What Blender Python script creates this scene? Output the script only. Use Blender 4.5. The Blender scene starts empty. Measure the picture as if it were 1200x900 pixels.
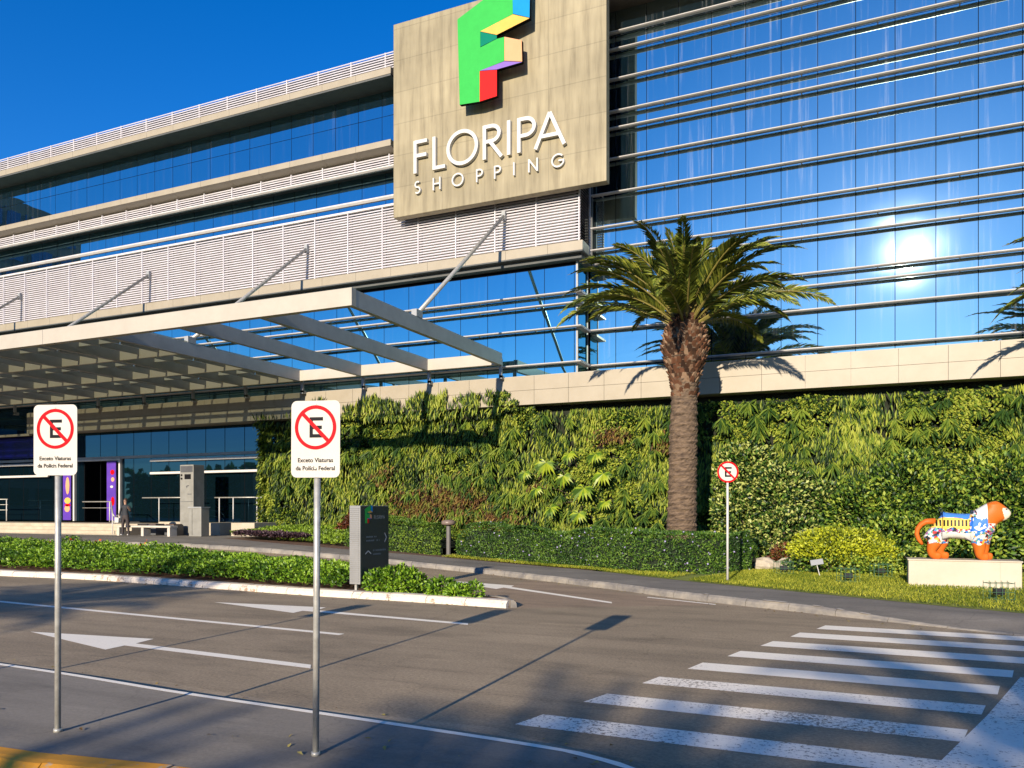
import bpy, math, random
import numpy as np
from mathutils import Vector, Matrix
R = math.radians
random.seed(7); rng = np.random.default_rng(7)
scn = bpy.context.scene
C = scn.collection
# ------------------------------------------------------------------ camera, sky, sun
YAW = 23.98
cd = bpy.data.cameras.new('camera'); cam = bpy.data.objects.new('camera', cd); C.objects.link(cam)
cam.location = (0, 0, 2.05); cam.rotation_euler = (R(90), 0, R(YAW))
cd.sensor_width = 36; cd.lens = 27.75; cd.shift_y = 147/1200; cd.clip_start = .05; cd.clip_end = 3000
scn.camera = cam
SUN_EL = 16.2; SUN_OFF = -2.4          # travel direction, degrees clockwise from +y
w = bpy.data.worlds.new('World'); scn.world = w; w.use_nodes = True
nt = w.node_tree; nt.nodes.clear()
sky = nt.nodes.new('ShaderNodeTexSky'); sky.sky_type = 'NISHITA'; sky.sun_disc = False
sky.sun_elevation = R(SUN_EL); sky.sun_rotation = R(180 + SUN_OFF)
sky.air_density = 1.0; sky.dust_density = .1; sky.ozone_density = 3.2; sky.altitude = 20
hs = nt.nodes.new('ShaderNodeHueSaturation'); hs.inputs['Saturation'].default_value = 1.36; hs.inputs['Hue'].default_value = .502
bg = nt.nodes.new('ShaderNodeBackground'); bg.inputs['Strength'].default_value = .1
wo = nt.nodes.new('ShaderNodeOutputWorld')
nt.links.new(sky.outputs[0], hs.inputs['Color']); tn = nt.nodes.new('ShaderNodeMix'); tn.data_type = 'RGBA'; tn.blend_type = 'MULTIPLY'; tn.inputs[0].default_value = 1; tn.inputs[7].default_value = (.85, 1.02, 1.36, 1)
nt.links.new(hs.outputs[0], tn.inputs[6]); nt.links.new(tn.outputs[2], bg.inputs[0]); nt.links.new(bg.outputs[0], wo.inputs[0])
sl = bpy.data.lights.new('sun', 'SUN'); sl.energy = 5.0; sl.angle = R(.5); sl.color = (1, .86, .68)
so = bpy.data.objects.new('sun', sl); C.objects.link(so)
d = Vector((math.sin(R(SUN_OFF))*math.cos(R(SUN_EL)), math.cos(R(SUN_OFF))*math.cos(R(SUN_EL)), -math.sin(R(SUN_EL))))
so.rotation_euler = d.to_track_quat('-Z', 'Y').to_euler()
scn.view_settings.view_transform = 'Standard'; scn.view_settings.look = 'None'
scn.view_settings.exposure = 0.57; scn.view_settings.gamma = 1
scn.render.resolution_x = 1024; scn.render.resolution_y = 768
try:
    scn.cycles.max_bounces = 6; scn.cycles.glossy_bounces = 4; scn.cycles.diffuse_bounces = 3; scn.cycles.transparent_max_bounces = 6
    scn.cycles.sample_clamp_indirect = 6; scn.cycles.caustics_reflective = False; scn.cycles.caustics_refractive = False
except Exception: pass

# ------------------------------------------------------------------ helpers
def smooth(a, b, x):
    t = min(1, max(0, (x-a)/(b-a))); return t*t*(3-2*t)
def gh(u, v):                                   # height of the ground: it rises towards the entrance
    return .65*smooth(-9, -24, u)*smooth(16.5, 25, v)
def tag(o, label=None, cat=None, group=None, kind=None):
    if label: o['label'] = label
    if cat: o['category'] = cat
    if group: o['group'] = group
    if kind: o['kind'] = kind
    return o
def thing(name, label, cat, loc=(0, 0, 0), rz=0, group=None):
    o = bpy.data.objects.new(name, None); C.objects.link(o); o.location = loc; o.rotation_euler = (0, 0, rz)
    o.empty_display_size = .2
    return tag(o, label, cat, group)
class MB:
    def __init__(s): s.v = []; s.f = []; s.m = []
    def add(s, vs, fs, mi=0):
        n = len(s.v); s.v += [tuple(p) for p in vs]; s.f += [tuple(i+n for i in f) for f in fs]; s.m += [mi]*len(fs); return s
    def box(s, x0, x1, y0, y1, z0, z1, mi=0):
        return s.add([(x0,y0,z0),(x1,y0,z0),(x1,y1,z0),(x0,y1,z0),(x0,y0,z1),(x1,y0,z1),(x1,y1,z1),(x0,y1,z1)],
                     [(0,3,2,1),(4,5,6,7),(0,1,5,4),(1,2,6,5),(2,3,7,6),(3,0,4,7)], mi)
    def prism_y(s, poly, y0, y1, mi=0, side=None):      # poly in (x,z), extruded along y
        n = len(poly)
        if sum(poly[i][0]*poly[(i+1)%n][1]-poly[(i+1)%n][0]*poly[i][1] for i in range(n)) < 0: poly = poly[::-1]
        vs = [(x, y0, z) for x, z in poly]+[(x, y1, z) for x, z in poly]
        s.add(vs, [tuple(range(n)), tuple(range(2*n-1, n-1, -1))]+[(i, i+n, (i+1) % n+n, (i+1) % n) for i in range(n)], mi)
        if side is not None: s.m[-n:] = [side]*n
        return s
    def prism_x(s, poly, x0, x1, mi=0):                 # poly in (y,z), extruded along x
        n = len(poly)
        if sum(poly[i][0]*poly[(i+1)%n][1]-poly[(i+1)%n][0]*poly[i][1] for i in range(n)) < 0: poly = poly[::-1]
        vs = [(x0, y, z) for y, z in poly]+[(x1, y, z) for y, z in poly]
        return s.add(vs, [tuple(range(n-1, -1, -1)), tuple(range(n, 2*n))]+[(i, (i+1) % n, (i+1) % n+n, i+n) for i in range(n)], mi)
    def prism_z(s, poly, z0, z1, mi=0):
        n = len(poly)
        if sum(poly[i][0]*poly[(i+1)%n][1]-poly[(i+1)%n][0]*poly[i][1] for i in range(n)) < 0: poly = poly[::-1]
        vs = [(x, y, z0) for x, y in poly]+[(x, y, z1) for x, y in poly]
        return s.add(vs, [tuple(range(n-1, -1, -1)), tuple(range(n, 2*n))]+[(i, (i+1) % n, (i+1) % n+n, i+n) for i in range(n)], mi)
    def tube(s, pts, r, n=8, mi=0):
        pts = [Vector(p) for p in pts]; rs = r if isinstance(r, (list, tuple)) else [r]*len(pts)
        rings = []; base = len(s.v)
        for i, p in enumerate(pts):
            t = (pts[min(i+1, len(pts)-1)]-pts[max(i-1, 0)]).normalized()
            a = t.orthogonal().normalized() if i == 0 else (a-t*a.dot(t)).normalized()
            b = t.cross(a)
            s.v += [tuple(p+(a*math.cos(2*math.pi*k/n)+b*math.sin(2*math.pi*k/n))*rs[i]) for k in range(n)]
        for i in range(len(pts)-1):
            for k in range(n):
                s.f.append((base+i*n+k, base+i*n+(k+1) % n, base+(i+1)*n+(k+1) % n, base+(i+1)*n+k)); s.m.append(mi)
        s.f.append(tuple(base+k for k in range(n-1, -1, -1))); s.m.append(mi)
        s.f.append(tuple(base+(len(pts)-1)*n+k for k in range(n))); s.m.append(mi)
        return s
    def build(s, name, mats, parent=None, smooth_=False, world=True, bevel=0):
        me = bpy.data.meshes.new(name); vs = s.v
        if parent is not None and world:
            top = parent
            while top.parent is not None: top = top.parent
            qi = Matrix.LocRotScale(top.location, top.rotation_euler, None).inverted(); vs = [tuple(qi @ Vector(p)) for p in vs]
        me.from_pydata(vs, [], s.f); me.update()
        if not isinstance(mats, (list, tuple)): mats = [mats]
        for m in mats: me.materials.append(m)
        if len(mats) > 1: me.polygons.foreach_set('material_index', s.m)
        if smooth_: me.polygons.foreach_set('use_smooth', [True]*len(me.polygons))
        o = bpy.data.objects.new(name, me); C.objects.link(o); o.parent = parent
        if bevel:
            b = o.modifiers.new('bevel', 'BEVEL'); b.width = bevel; b.segments = 2; b.limit_method = 'ANGLE'; b.angle_limit = R(40)
        return o
def each(mb, name, mats, parent=None, **k):
    """every separate piece of the builder becomes an object of its own"""
    par = list(range(len(mb.v)))
    def find(i):
        while par[i] != i: par[i] = par[par[i]]; i = par[i]
        return i
    for f in mb.f:
        a = find(f[0])
        for j in f[1:]: par[find(j)] = a
    grp = {}
    for f, m in zip(mb.f, mb.m): grp.setdefault(find(f[0]), []).append((f, m))
    out = []
    for g in grp.values():
        ids = sorted({i for f, _ in g for i in f}); mp = {i: n for n, i in enumerate(ids)}; q = MB()
        q.v = [mb.v[i] for i in ids]; q.f = [tuple(mp[i] for i in f) for f, _ in g]; q.m = [m for _, m in g]; out.append(q.build(name, mats, parent, **k))
    return out
def copy_tree(o, parent=None):
    c = o.copy(); C.objects.link(c); c.parent = parent
    for ch in list(o.children): copy_tree(ch, c)
    return c

# ------------------------------------------------------------------ materials
def nodes(name):
    m = bpy.data.materials.new(name); m.use_nodes = True; t = m.node_tree; t.nodes.clear()
    out = t.nodes.new('ShaderNodeOutputMaterial'); return m, t, out
def N(t, typ, **kw):
    n = t.nodes.new(typ)
    for k, v in kw.items():
        if k.startswith('_'): setattr(n, k[1:], v)
        else: n.inputs[k.replace('__', ' ')].default_value = v
    return n
def ramp(t, stops, interp='LINEAR'):
    r = t.nodes.new('ShaderNodeValToRGB'); r.color_ramp.interpolation = interp
    e = r.color_ramp.elements
    while len(e) > 1: e.remove(e[-1])
    e[0].position = stops[0][0]; e[0].color = c4(stops[0][1])
    for p, c in stops[1:]:
        x = e.new(p); x.color = c4(c)
    return r
def c4(c): return (c[0], c[1], c[2], 1) if isinstance(c, (tuple, list)) else (c, c, c, 1)
def pmat(name, c1, c2=None, scale=3., rough=.6, metal=0., bump=0., bscale=30., stretch=(1, 1, 1), spec=.5, detail=5, lo=.35, hi=.65, fine=0.):
    m, t, out = nodes(name)
    b = N(t, 'ShaderNodeBsdfPrincipled', Roughness=rough, Metallic=metal); b.inputs['Specular IOR Level'].default_value = spec
    t.links.new(b.outputs[0], out.inputs[0])
    tc = N(t, 'ShaderNodeTexCoord'); mp = N(t, 'ShaderNodeMapping', Scale=stretch); t.links.new(tc.outputs['Object'], mp.inputs[0])
    if c2 is None: c2 = tuple(x*.86 for x in c1)
    n = N(t, 'ShaderNodeTexNoise', Scale=scale, Detail=detail, Roughness=.62); t.links.new(mp.outputs[0], n.inputs[0])
    r = ramp(t, [(lo, c2), (hi, c1)]); t.links.new(n.outputs[0], r.inputs[0]); col = r.outputs[0]
    if fine:
        n3 = N(t, 'ShaderNodeTexNoise', Scale=scale*40, Detail=2); t.links.new(mp.outputs[0], n3.inputs[0])
        r3 = ramp(t, [(.3, 1-fine), (.7, 1+fine)]); t.links.new(n3.outputs[0], r3.inputs[0])
        mx = N(t, 'ShaderNodeMix', _data_type='RGBA', _blend_type='MULTIPLY'); mx.inputs[0].default_value = 1
        t.links.new(col, mx.inputs[6]); t.links.new(r3.outputs[0], mx.inputs[7]); col = mx.outputs[2]
    t.links.new(col, b.inputs['Base Color'])
    if bump:
        n2 = N(t, 'ShaderNodeTexNoise', Scale=bscale, Detail=4); t.links.new(mp.outputs[0], n2.inputs[0])
        bp = N(t, 'ShaderNodeBump', Strength=bump, Distance=.02); t.links.new(n2.outputs[0], bp.inputs['Height']); t.links.new(bp.outputs[0], b.inputs['Normal'])
    return m
def leaf_mat(name, cols, patch_scale=.6, trans=.3, rough=.5, spread=.35, rust=None):
    """foliage: colour from patches of species (noise) shifted leaf by leaf"""
    m, t, out = nodes(name)
    cols = [(c[0]*1.4, c[1]*1.62, c[2]*1.1) if i >= len(cols)/2-.5 else (c[0]*1.05, c[1]*1.2, c[2]) for i, c in enumerate(cols)]
    ge = N(t, 'ShaderNodeNewGeometry'); tc = N(t, 'ShaderNodeTexCoord')
    n = N(t, 'ShaderNodeTexNoise', Scale=patch_scale, Detail=3, Roughness=.55); t.links.new(tc.outputs['Object'], n.inputs[0])
    a = N(t, 'ShaderNodeMath', _operation='SUBTRACT'); t.links.new(ge.outputs['Random Per Island'], a.inputs[0]); a.inputs[1].default_value = .5
    b = N(t, 'ShaderNodeMath', _operation='MULTIPLY_ADD'); t.links.new(a.outputs[0], b.inputs[0]); b.inputs[1].default_value = spread; t.links.new(n.outputs[0], b.inputs[2])
    k = len(cols); r = ramp(t, [(.28+.44*i/(max(k-1, 1)), c) for i, c in enumerate(cols)]); t.links.new(b.outputs[0], r.inputs[0])
    col = r.outputs[0]
    if rust:
        n2 = N(t, 'ShaderNodeTexNoise', Scale=rust[1], Detail=3); mp = N(t, 'ShaderNodeMapping', Location=(5, 9, 3)); t.links.new(tc.outputs['Object'], mp.inputs[0]); t.links.new(mp.outputs[0], n2.inputs[0])
        b2 = N(t, 'ShaderNodeMath', _operation='MULTIPLY_ADD'); t.links.new(a.outputs[0], b2.inputs[0]); b2.inputs[1].default_value = .16; t.links.new(n2.outputs[0], b2.inputs[2])
        r2 = ramp(t, [(rust[2], 0.), (rust[2]+.03, 1.)]); t.links.new(b2.outputs[0], r2.inputs[0])
        mx = N(t, 'ShaderNodeMix', _data_type='RGBA'); t.links.new(r2.outputs[0], mx.inputs[0]); t.links.new(col, mx.inputs[6]); mx.inputs[7].default_value = c4(rust[0]); col = mx.outputs[2]
    p = N(t, 'ShaderNodeBsdfPrincipled', Roughness=rough); p.inputs['Specular IOR Level'].default_value = .35
    tr = N(t, 'ShaderNodeBsdfTranslucent'); ms = N(t, 'ShaderNodeMixShader', Fac=trans)
    t.links.new(col, p.inputs['Base Color']); t.links.new(col, tr.inputs[0])
    t.links.new(p.outputs[0], ms.inputs[1]); t.links.new(tr.outputs[0], ms.inputs[2]); t.links.new(ms.outputs[0], out.inputs[0])
    return m
def glass_mat(name, tint, base, rough=.012, refl=.75, streaks=0.):
    """coated curtain-wall glass: tinted mirror over a dark room, with dried rain streaks"""
    m, t, out = nodes(name)
    g = N(t, 'ShaderNodeBsdfGlossy', Color=c4(tint), Roughness=rough); df = N(t, 'ShaderNodeBsdfDiffuse', Color=c4(base))
    lw = N(t, 'ShaderNodeFresnel', IOR=1.5); ad = N(t, 'ShaderNodeMath', _operation='MULTIPLY_ADD'); ad.use_clamp = True
    t.links.new(lw.outputs[0], ad.inputs[0]); ad.inputs[1].default_value = .9; ad.inputs[2].default_value = refl
    ms = N(t, 'ShaderNodeMixShader'); t.links.new(ad.outputs[0], ms.inputs[0]); t.links.new(df.outputs[0], ms.inputs[1]); t.links.new(g.outputs[0], ms.inputs[2])
    last = ms.outputs[0]
    tc = N(t, 'ShaderNodeTexCoord')
    if streaks:
        mp = N(t, 'ShaderNodeMapping', Scale=(6.5, 1, .16)); t.links.new(tc.outputs['Object'], mp.inputs[0])
        n = N(t, 'ShaderNodeTexNoise', Scale=1, Detail=6, Roughness=.7); t.links.new(mp.outputs[0], n.inputs[0])
        mp2 = N(t, 'ShaderNodeMapping', Scale=(.35, 1, .5)); t.links.new(tc.outputs['Object'], mp2.inputs[0])
        n2 = N(t, 'ShaderNodeTexNoise', Scale=1, Detail=2); t.links.new(mp2.outputs[0], n2.inputs[0])
        r1 = ramp(t, [(.54, 0.), (.76, 1.)]); t.links.new(n.outputs[0], r1.inputs[0])
        r2 = ramp(t, [(.35, 0.15), (.6, 1.)]); t.links.new(n2.outputs[0], r2.inputs[0])
        mu = N(t, 'ShaderNodeMath', _operation='MULTIPLY'); t.links.new(r1.outputs[0], mu.inputs[0]); t.links.new(r2.outputs[0], mu.inputs[1])
        mu2 = N(t, 'ShaderNodeMath', _operation='MULTIPLY'); t.links.new(mu.outputs[0], mu2.inputs[0]); mu2.inputs[1].default_value = streaks
        ds = N(t, 'ShaderNodeBsdfDiffuse', Color=c4((.55, .58, .6))); m2 = N(t, 'ShaderNodeMixShader')
        t.links.new(mu2.outputs[0], m2.inputs[0]); t.links.new(last, m2.inputs[1]); t.links.new(ds.outputs[0], m2.inputs[2]); last = m2.outputs[0]
        # broad dusty film scatters the sun's reflection
        g2 = N(t, 'ShaderNodeBsdfGlossy', Color=c4((.45, .6, .7)), Roughness=.125); m3 = N(t, 'ShaderNodeMixShader', Fac=.0016)
        t.links.new(last, m3.inputs[1]); t.links.new(g2.outputs[0], m3.inputs[2]); last = m3.outputs[0]
    t.links.new(last, out.inputs[0]); return m
M = {}
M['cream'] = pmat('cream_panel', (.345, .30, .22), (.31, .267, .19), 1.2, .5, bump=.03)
M['white_metal'] = pmat('white_metal', (.62, .60, .57), (.54, .52, .50), 2, .4)
M['louvre'] = pmat('louvre_metal', (.62, .60, .62), (.56, .53, .55), 1.5, .5)
M['beam'] = pmat('canopy_white', (.45, .41, .335), (.41, .37, .30), 1.2, .5)
M['grey_metal'] = pmat('grey_metal', (.34, .35, .35), (.28, .29, .29), 1.5, .45)
M['dark_metal'] = pmat('dark_metal', (.03, .032, .035), (.02, .02, .022), 3, .4)
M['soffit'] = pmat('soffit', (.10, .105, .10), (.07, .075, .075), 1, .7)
M['soffit_light'] = pmat('canopy_soffit', (.42, .41, .36), (.34, .33, .29), .7, .6)
M['glass_r'] = glass_mat('glass_streaked', (.60, .80, .76), (.01, .03, .05), .008, .74, .30)
M['glass_l'] = glass_mat('glass_clean', (.38, .74, .78), (.008, .025, .045), .008, .66, .05)
M['glass_d'] = glass_mat('glass_ground_floor', (.10, .22, .32), (.003, .010, .015), .015, .35, .0)
M['joint'] = pmat('joint_black', (.006, .007, .009), None, 3, .8, spec=.05)
M['interior'] = pmat('dark_interior', (.012, .013, .015), None, 2, .7)
M['chalk'] = pmat('letter_white', (.60, .59, .55), None, 2, .45)

def concrete_panel():
    m, t, out = nodes('sign_concrete'); b = N(t, 'ShaderNodeBsdfPrincipled', Roughness=.75); t.links.new(b.outputs[0], out.inputs[0])
    tc = N(t, 'ShaderNodeTexCoord'); 
    def nz(sc, s, det=5):
        mp = N(t, 'ShaderNodeMapping', Scale=sc); t.links.new(tc.outputs['Object'], mp.inputs[0]); n = N(t, 'ShaderNodeTexNoise', Scale=s, Detail=det, Roughness=.62); t.links.new(mp.outputs[0], n.inputs[0]); return n
    a = nz((2.4, 1, .22), 1.6); r1 = ramp(t, [(.28, (.205, .172, .105)), (.5, (.315, .27, .168)), (.72, (.37, .32, .205))]); t.links.new(a.outputs[0], r1.inputs[0])
    c = nz((.25, 1, .3), 1.2, 3); r2 = ramp(t, [(.3, .74), (.7, 1.12)]); t.links.new(c.outputs[0], r2.inputs[0])
    mx = N(t, 'ShaderNodeMix', _data_type='RGBA', _blend_type='MULTIPLY'); mx.inputs[0].default_value = 1
    t.links.new(r1.outputs[0], mx.inputs[6]); t.links.new(r2.outputs[0], mx.inputs[7])
    sp = N(t, 'ShaderNodeSeparateXYZ'); t.links.new(tc.outputs['Object'], sp.inputs[0]); cb = N(t, 'ShaderNodeCombineXYZ')
    t.links.new(sp.outputs[0], cb.inputs[0]); t.links.new(sp.outputs[2], cb.inputs[1])
    br = N(t, 'ShaderNodeTexBrick', Scale=1, Color1=c4(1.), Color2=c4(.93), Mortar=c4(.76)); br.inputs['Mortar Size'].default_value = .035; br.inputs['Mortar Smooth'].default_value = 1
    br.inputs['Brick Width'].default_value = 2.42; br.inputs['Row Height'].default_value = 1.38; br.offset = 0
    t.links.new(cb.outputs[0], br.inputs[0])
    m2 = N(t, 'ShaderNodeMix', _data_type='RGBA', _blend_type='MULTIPLY'); m2.inputs[0].default_value = 1
    t.links.new(mx.outputs[2], m2.inputs[6]); t.links.new(br.outputs[0], m2.inputs[7]); t.links.new(m2.outputs[2], b.inputs['Base Color'])
    return m
M['concrete'] = concrete_panel()
def flat(name, c, rough=.5): 
    M[name] = pmat(name, tuple(x*.82 for x in c), tuple(x*.76 for x in c), 4, max(rough, .5), spec=.08); return M[name]
flat('green', (.05, .50, .09)); flat('blue', (.01, .30, .70)); flat('yellow', (.86, .52, .12)); flat('teal', (.0, .22, .14)); flat('peach', (.86, .42, .22)); flat('purple', (.28, .17, .58)); flat('red', (.78, .02, .02))
flat('sign_white', (.72, .68, .60), .4); flat('sign_red', (.74, .005, .012), .35); flat('sign_black', (.012, .012, .014), .4)
M['galv'] = pmat('galvanised_steel', (.50, .49, .44), (.36, .35, .31), 9, .42, .35, bump=.05, bscale=60)

def asphalt(name, c1, c2, grit=.3):
    m, t, out = nodes(name); b = N(t, 'ShaderNodeBsdfPrincipled', Roughness=.85); t.links.new(b.outputs[0], out.inputs[0])
    tc = N(t, 'ShaderNodeTexCoord')
    n = N(t, 'ShaderNodeTexNoise', Scale=.32, Detail=6, Roughness=.65); t.links.new(tc.outputs['Object'], n.inputs[0])
    r = ramp(t, [(.3, c2), (.7, c1)]); t.links.new(n.outputs[0], r.inputs[0])
    f = N(t, 'ShaderNodeTexNoise', Scale=26, Detail=5, Roughness=.85); t.links.new(tc.outputs['Object'], f.inputs[0]); rf = ramp(t, [(.3, 1-grit), (.72, 1+grit)]); t.links.new(f.outputs[0], rf.inputs[0])
    mx = N(t, 'ShaderNodeMix', _data_type='RGBA', _blend_type='MULTIPLY'); mx.inputs[0].default_value = 1; t.links.new(r.outputs[0], mx.inputs[6]); t.links.new(rf.outputs[0], mx.inputs[7])
    # oil drips and patches along the lanes
    mp = N(t, 'ShaderNodeMapping', Scale=(.25, 1.6, 1)); t.links.new(tc.outputs['Object'], mp.inputs[0])
    s = N(t, 'ShaderNodeTexNoise', Scale=1, Detail=4, Roughness=.6); t.links.new(mp.outputs[0], s.inputs[0]); rs = ramp(t, [(.35, .80), (.5, 1.), (.7, 1.08)]); t.links.new(s.outputs[0], rs.inputs[0])
    m2 = N(t, 'ShaderNodeMix', _data_type='RGBA', _blend_type='MULTIPLY'); m2.inputs[0].default_value = 1; t.links.new(mx.outputs[2], m2.inputs[6]); t.links.new(rs.outputs[0], m2.inputs[7])
    # hairline cracks
    vo = N(t, 'ShaderNodeTexVoronoi', _feature='DISTANCE_TO_EDGE', Scale=.45); 
    wv = N(t, 'ShaderNodeTexNoise', Scale=1.5, Detail=5); t.links.new(tc.outputs['Object'], wv.inputs[0]); va = N(t, 'ShaderNodeVectorMath', _operation='MULTIPLY_ADD')
    t.links.new(wv.outputs['Color'], va.inputs[0]); va.inputs[1].default_value = (1.2, 1.2, 0); t.links.new(tc.outputs['Object'], va.inputs[2]); t.links.new(va.outputs[0], vo.inputs[0])
    rc = ramp(t, [(0., .72), (.006, 1.)]); t.links.new(vo.outputs[0], rc.inputs[0])
    m3 = N(t, 'ShaderNodeMix', _data_type='RGBA', _blend_type='MULTIPLY'); m3.inputs[0].default_value = .7; t.links.new(m2.outputs[2], m3.inputs[6]); t.links.new(rc.outputs[0], m3.inputs[7])
    pz = N(t, 'ShaderNodeTexNoise', Scale=.9, Detail=4, Roughness=.7); mpz = N(t, 'ShaderNodeMapping', Location=(3, 7, 0), Scale=(.5, 1.3, 1)); t.links.new(tc.outputs['Object'], mpz.inputs[0]); t.links.new(mpz.outputs[0], pz.inputs[0])
    rz_ = ramp(t, [(.36, .78), (.47, 1.), (.60, 1.), (.68, 1.22)]); t.links.new(pz.outputs[0], rz_.inputs[0])
    m4 = N(t, 'ShaderNodeMix', _data_type='RGBA', _blend_type='MULTIPLY'); m4.inputs[0].default_value = .8; t.links.new(m3.outputs[2], m4.inputs[6]); t.links.new(rz_.outputs[0], m4.inputs[7]); m3 = m4
    t.links.new(m3.outputs[2], b.inputs['Base Color'])
    bp = N(t, 'ShaderNodeBump', Strength=.55, Distance=.006); t.links.new(f.outputs[0], bp.inputs['Height']); t.links.new(bp.outputs[0], b.inputs['Normal'])
    return m
M['road'] = asphalt('road_asphalt', (.37, .285, .178), (.27, .208, .13), .5)
M['island_top'] = asphalt('kerb_walk', (.27, .235, .18), (.20, .175, .138), .2)
M['path'] = asphalt('path_asphalt', (.25, .225, .185), (.15, .135, .115), .2)
def paint(name, c, wear, under, scale=22):
    m, t, out = nodes(name); b = N(t, 'ShaderNodeBsdfPrincipled', Roughness=.7); t.links.new(b.outputs[0], out.inputs[0])
    tc = N(t, 'ShaderNodeTexCoord'); n = N(t, 'ShaderNodeTexNoise', Scale=scale, Detail=5, Roughness=.75); t.links.new(tc.outputs['Object'], n.inputs[0])
    n2 = N(t, 'ShaderNodeTexNoise', Scale=.7, Detail=3); t.links.new(tc.outputs['Object'], n2.inputs[0])
    ad = N(t, 'ShaderNodeMath', _operation='MULTIPLY_ADD'); t.links.new(n2.outputs[0], ad.inputs[0]); ad.inputs[1].default_value = .45; t.links.new(n.outputs[0], ad.inputs[2])
    r = ramp(t, [(wear, under), (wear+.05, c), (wear+.3, tuple(min(1, x*1.1) for x in c))]); t.links.new(ad.outputs[0], r.inputs[0]); t.links.new(r.outputs[0], b.inputs['Base Color'])
    return m
M['paint'] = paint('road_paint', (.92, .84, .68), .50, (.32, .25, .17))
M['paint_worn'] = paint('road_paint_worn', (.92, .84, .69), .62, (.27, .215, .15))
M['kerb_white'] = paint('white_kerb', (.66, .58, .47), .60, (.36, .25, .17), 7)
M['kerb_yellow'] = paint('yellow_kerb', (.78, .33, .02), .60, (.50, .38, .24), 5)
M['kerb_grey'] = pmat('grey_kerb', (.30, .27, .22), (.15, .14, .13), 2.5, .8, bump=.3, bscale=20)
M['soil'] = pmat('soil', (.18, .09, .045), (.08, .045, .028), 6, .95, bump=.6, bscale=30)
M['lawn_base'] = pmat('lawn_base', (.24, .26, .03), (.13, .18, .02), 1.5, .95)

# ------------------------------------------------------------------ ground
def grid_obj(name, xs, ys, dz, mat, label_kind='structure'):
    nx, ny = len(xs), len(ys)
    vs = [(x, y, gh(x, y)+dz) for y in ys for x in xs]
    fs = [(j*nx+i, j*nx+i+1, (j+1)*nx+i+1, (j+1)*nx+i) for j in range(ny-1) for i in range(nx-1)]
    mb = MB(); mb.add(vs, fs); o = mb.build(name, mat, smooth_=True); tag(o, kind=label_kind); return o
xs = [-700, -300, -150, -90, -70]+[-60+i for i in range(0, 81)]+[30, 60, 150, 300, 700]
ys = [-700, -300, -150, -80, -40, -20, -10]+[-5+i for i in range(0, 42)]+[45, 80, 200, 700]
ys = [y for y in ys if y <= 31]+[32, 36, 45, 80, 200, 700]
def resample(pl, n):
    pl = [Vector((p[0], p[1])) for p in pl]; L = [0]
    for a, b in zip(pl, pl[1:]): L.append(L[-1]+(b-a).length)
    out = []
    for k in range(n):
        s = L[-1]*k/(n-1)
        for i in range(len(pl)-1):
            if s <= L[i+1]+1e-9:
                out.append(pl[i].lerp(pl[i+1], (s-L[i])/max(L[i+1]-L[i], 1e-9))); break
    return out
def cr(pl, n):                                   # smooth (Catmull-Rom) version of a polyline
    P = [Vector((p[0], p[1])) for p in pl]; P = [P[0]*2-P[1]]+P+[P[-1]*2-P[-2]]; out = []
    for i in range(1, len(P)-2):
        for k in range(8):
            t = k/8; a, b, c, d_ = P[i-1], P[i], P[i+1], P[i+2]
            out.append(.5*((2*b)+(c-a)*t+(2*a-5*b+4*c-d_)*t*t+(3*b-a-3*c+d_)*t**3))
    out.append(P[-2]); return resample(out, n)
def strip(A, B, n=60, m=6, dz=0., flat=False):   # vertices between two polylines
    A = resample(A, n); B = resample(B, n); vs = []
    for j in range(m+1):
        for i in range(n):
            p = A[i].lerp(B[i], j/m); vs.append((p.x, p.y, (0 if flat else gh(p.x, p.y))+dz))
    fs = [(j*n+i, j*n+i+1, (j+1)*n+i+1, (j+1)*n+i) for j in range(m) for i in range(n-1)]
    return vs, fs
grid_obj('road', xs, ys, 0, M['road'])
path_far = cr([(-60, 28.4), (-40, 27.6), (-30, 28.0), (-25.5, 26.3), (-21.8, 24.6), (-17.6, 24.6), (-14.5, 25.1), (-11.5, 24.9), (-9.5, 24.3), (-7.5, 23.3), (-4.4, 21.1), (-2.1, 19.75), (-.2, 18.6), (1.36, 17.65), (2.7, 16.95), (6, 15.4), (12, 13.4), (22, 12.0)], 120)
path_near = cr([(-60, 23.3), (-30, 23.2), (-22, 22.9), (-15, 22.95), (-11.5, 22.5), (-9.74, 21.8), (-6.34, 19.8), (-3.77, 18.1), (-1.22, 16.75), (.77, 15.75), (2.4, 15.0), (6, 13.4), (12, 11.4), (22, 10)], 120)
def off(pl, dist):                               # offset a polyline to its left
    pl = [Vector((p[0], p[1])) for p in pl]; out = []
    for i, p in enumerate(pl):
        t = (pl[min(i+1, len(pl)-1)]-pl[max(i-1, 0)]).normalized(); out.append(p+Vector((-t.y, t.x))*dist)
    return out
def ramp_h(u): return .15-.135*smooth(-1.2, 1.6, u)     # dropped kerb at the crossing
def path_obj():
    n, m = 160, 8; A = resample(off(path_near, .14), n); B = resample(path_far, n); vs = []
    for j in range(m+1):
        for i in range(n):
            p = A[i].lerp(B[i], j/m); k = j/m
            z = ramp_h(A[i].x)*(1-min(1, k*2.2))+.15*min(1, k*2.2); vs.append((p.x, p.y, gh(p.x, p.y)+z))
    fs = [(j*n+i, j*n+i+1, (j+1)*n+i+1, (j+1)*n+i) for j in range(m) for i in range(n-1)]
    mb = MB(); mb.add(vs, fs); tag(mb.build('footpath', M['path'], smooth_=True), kind='structure')
path_obj()
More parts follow.
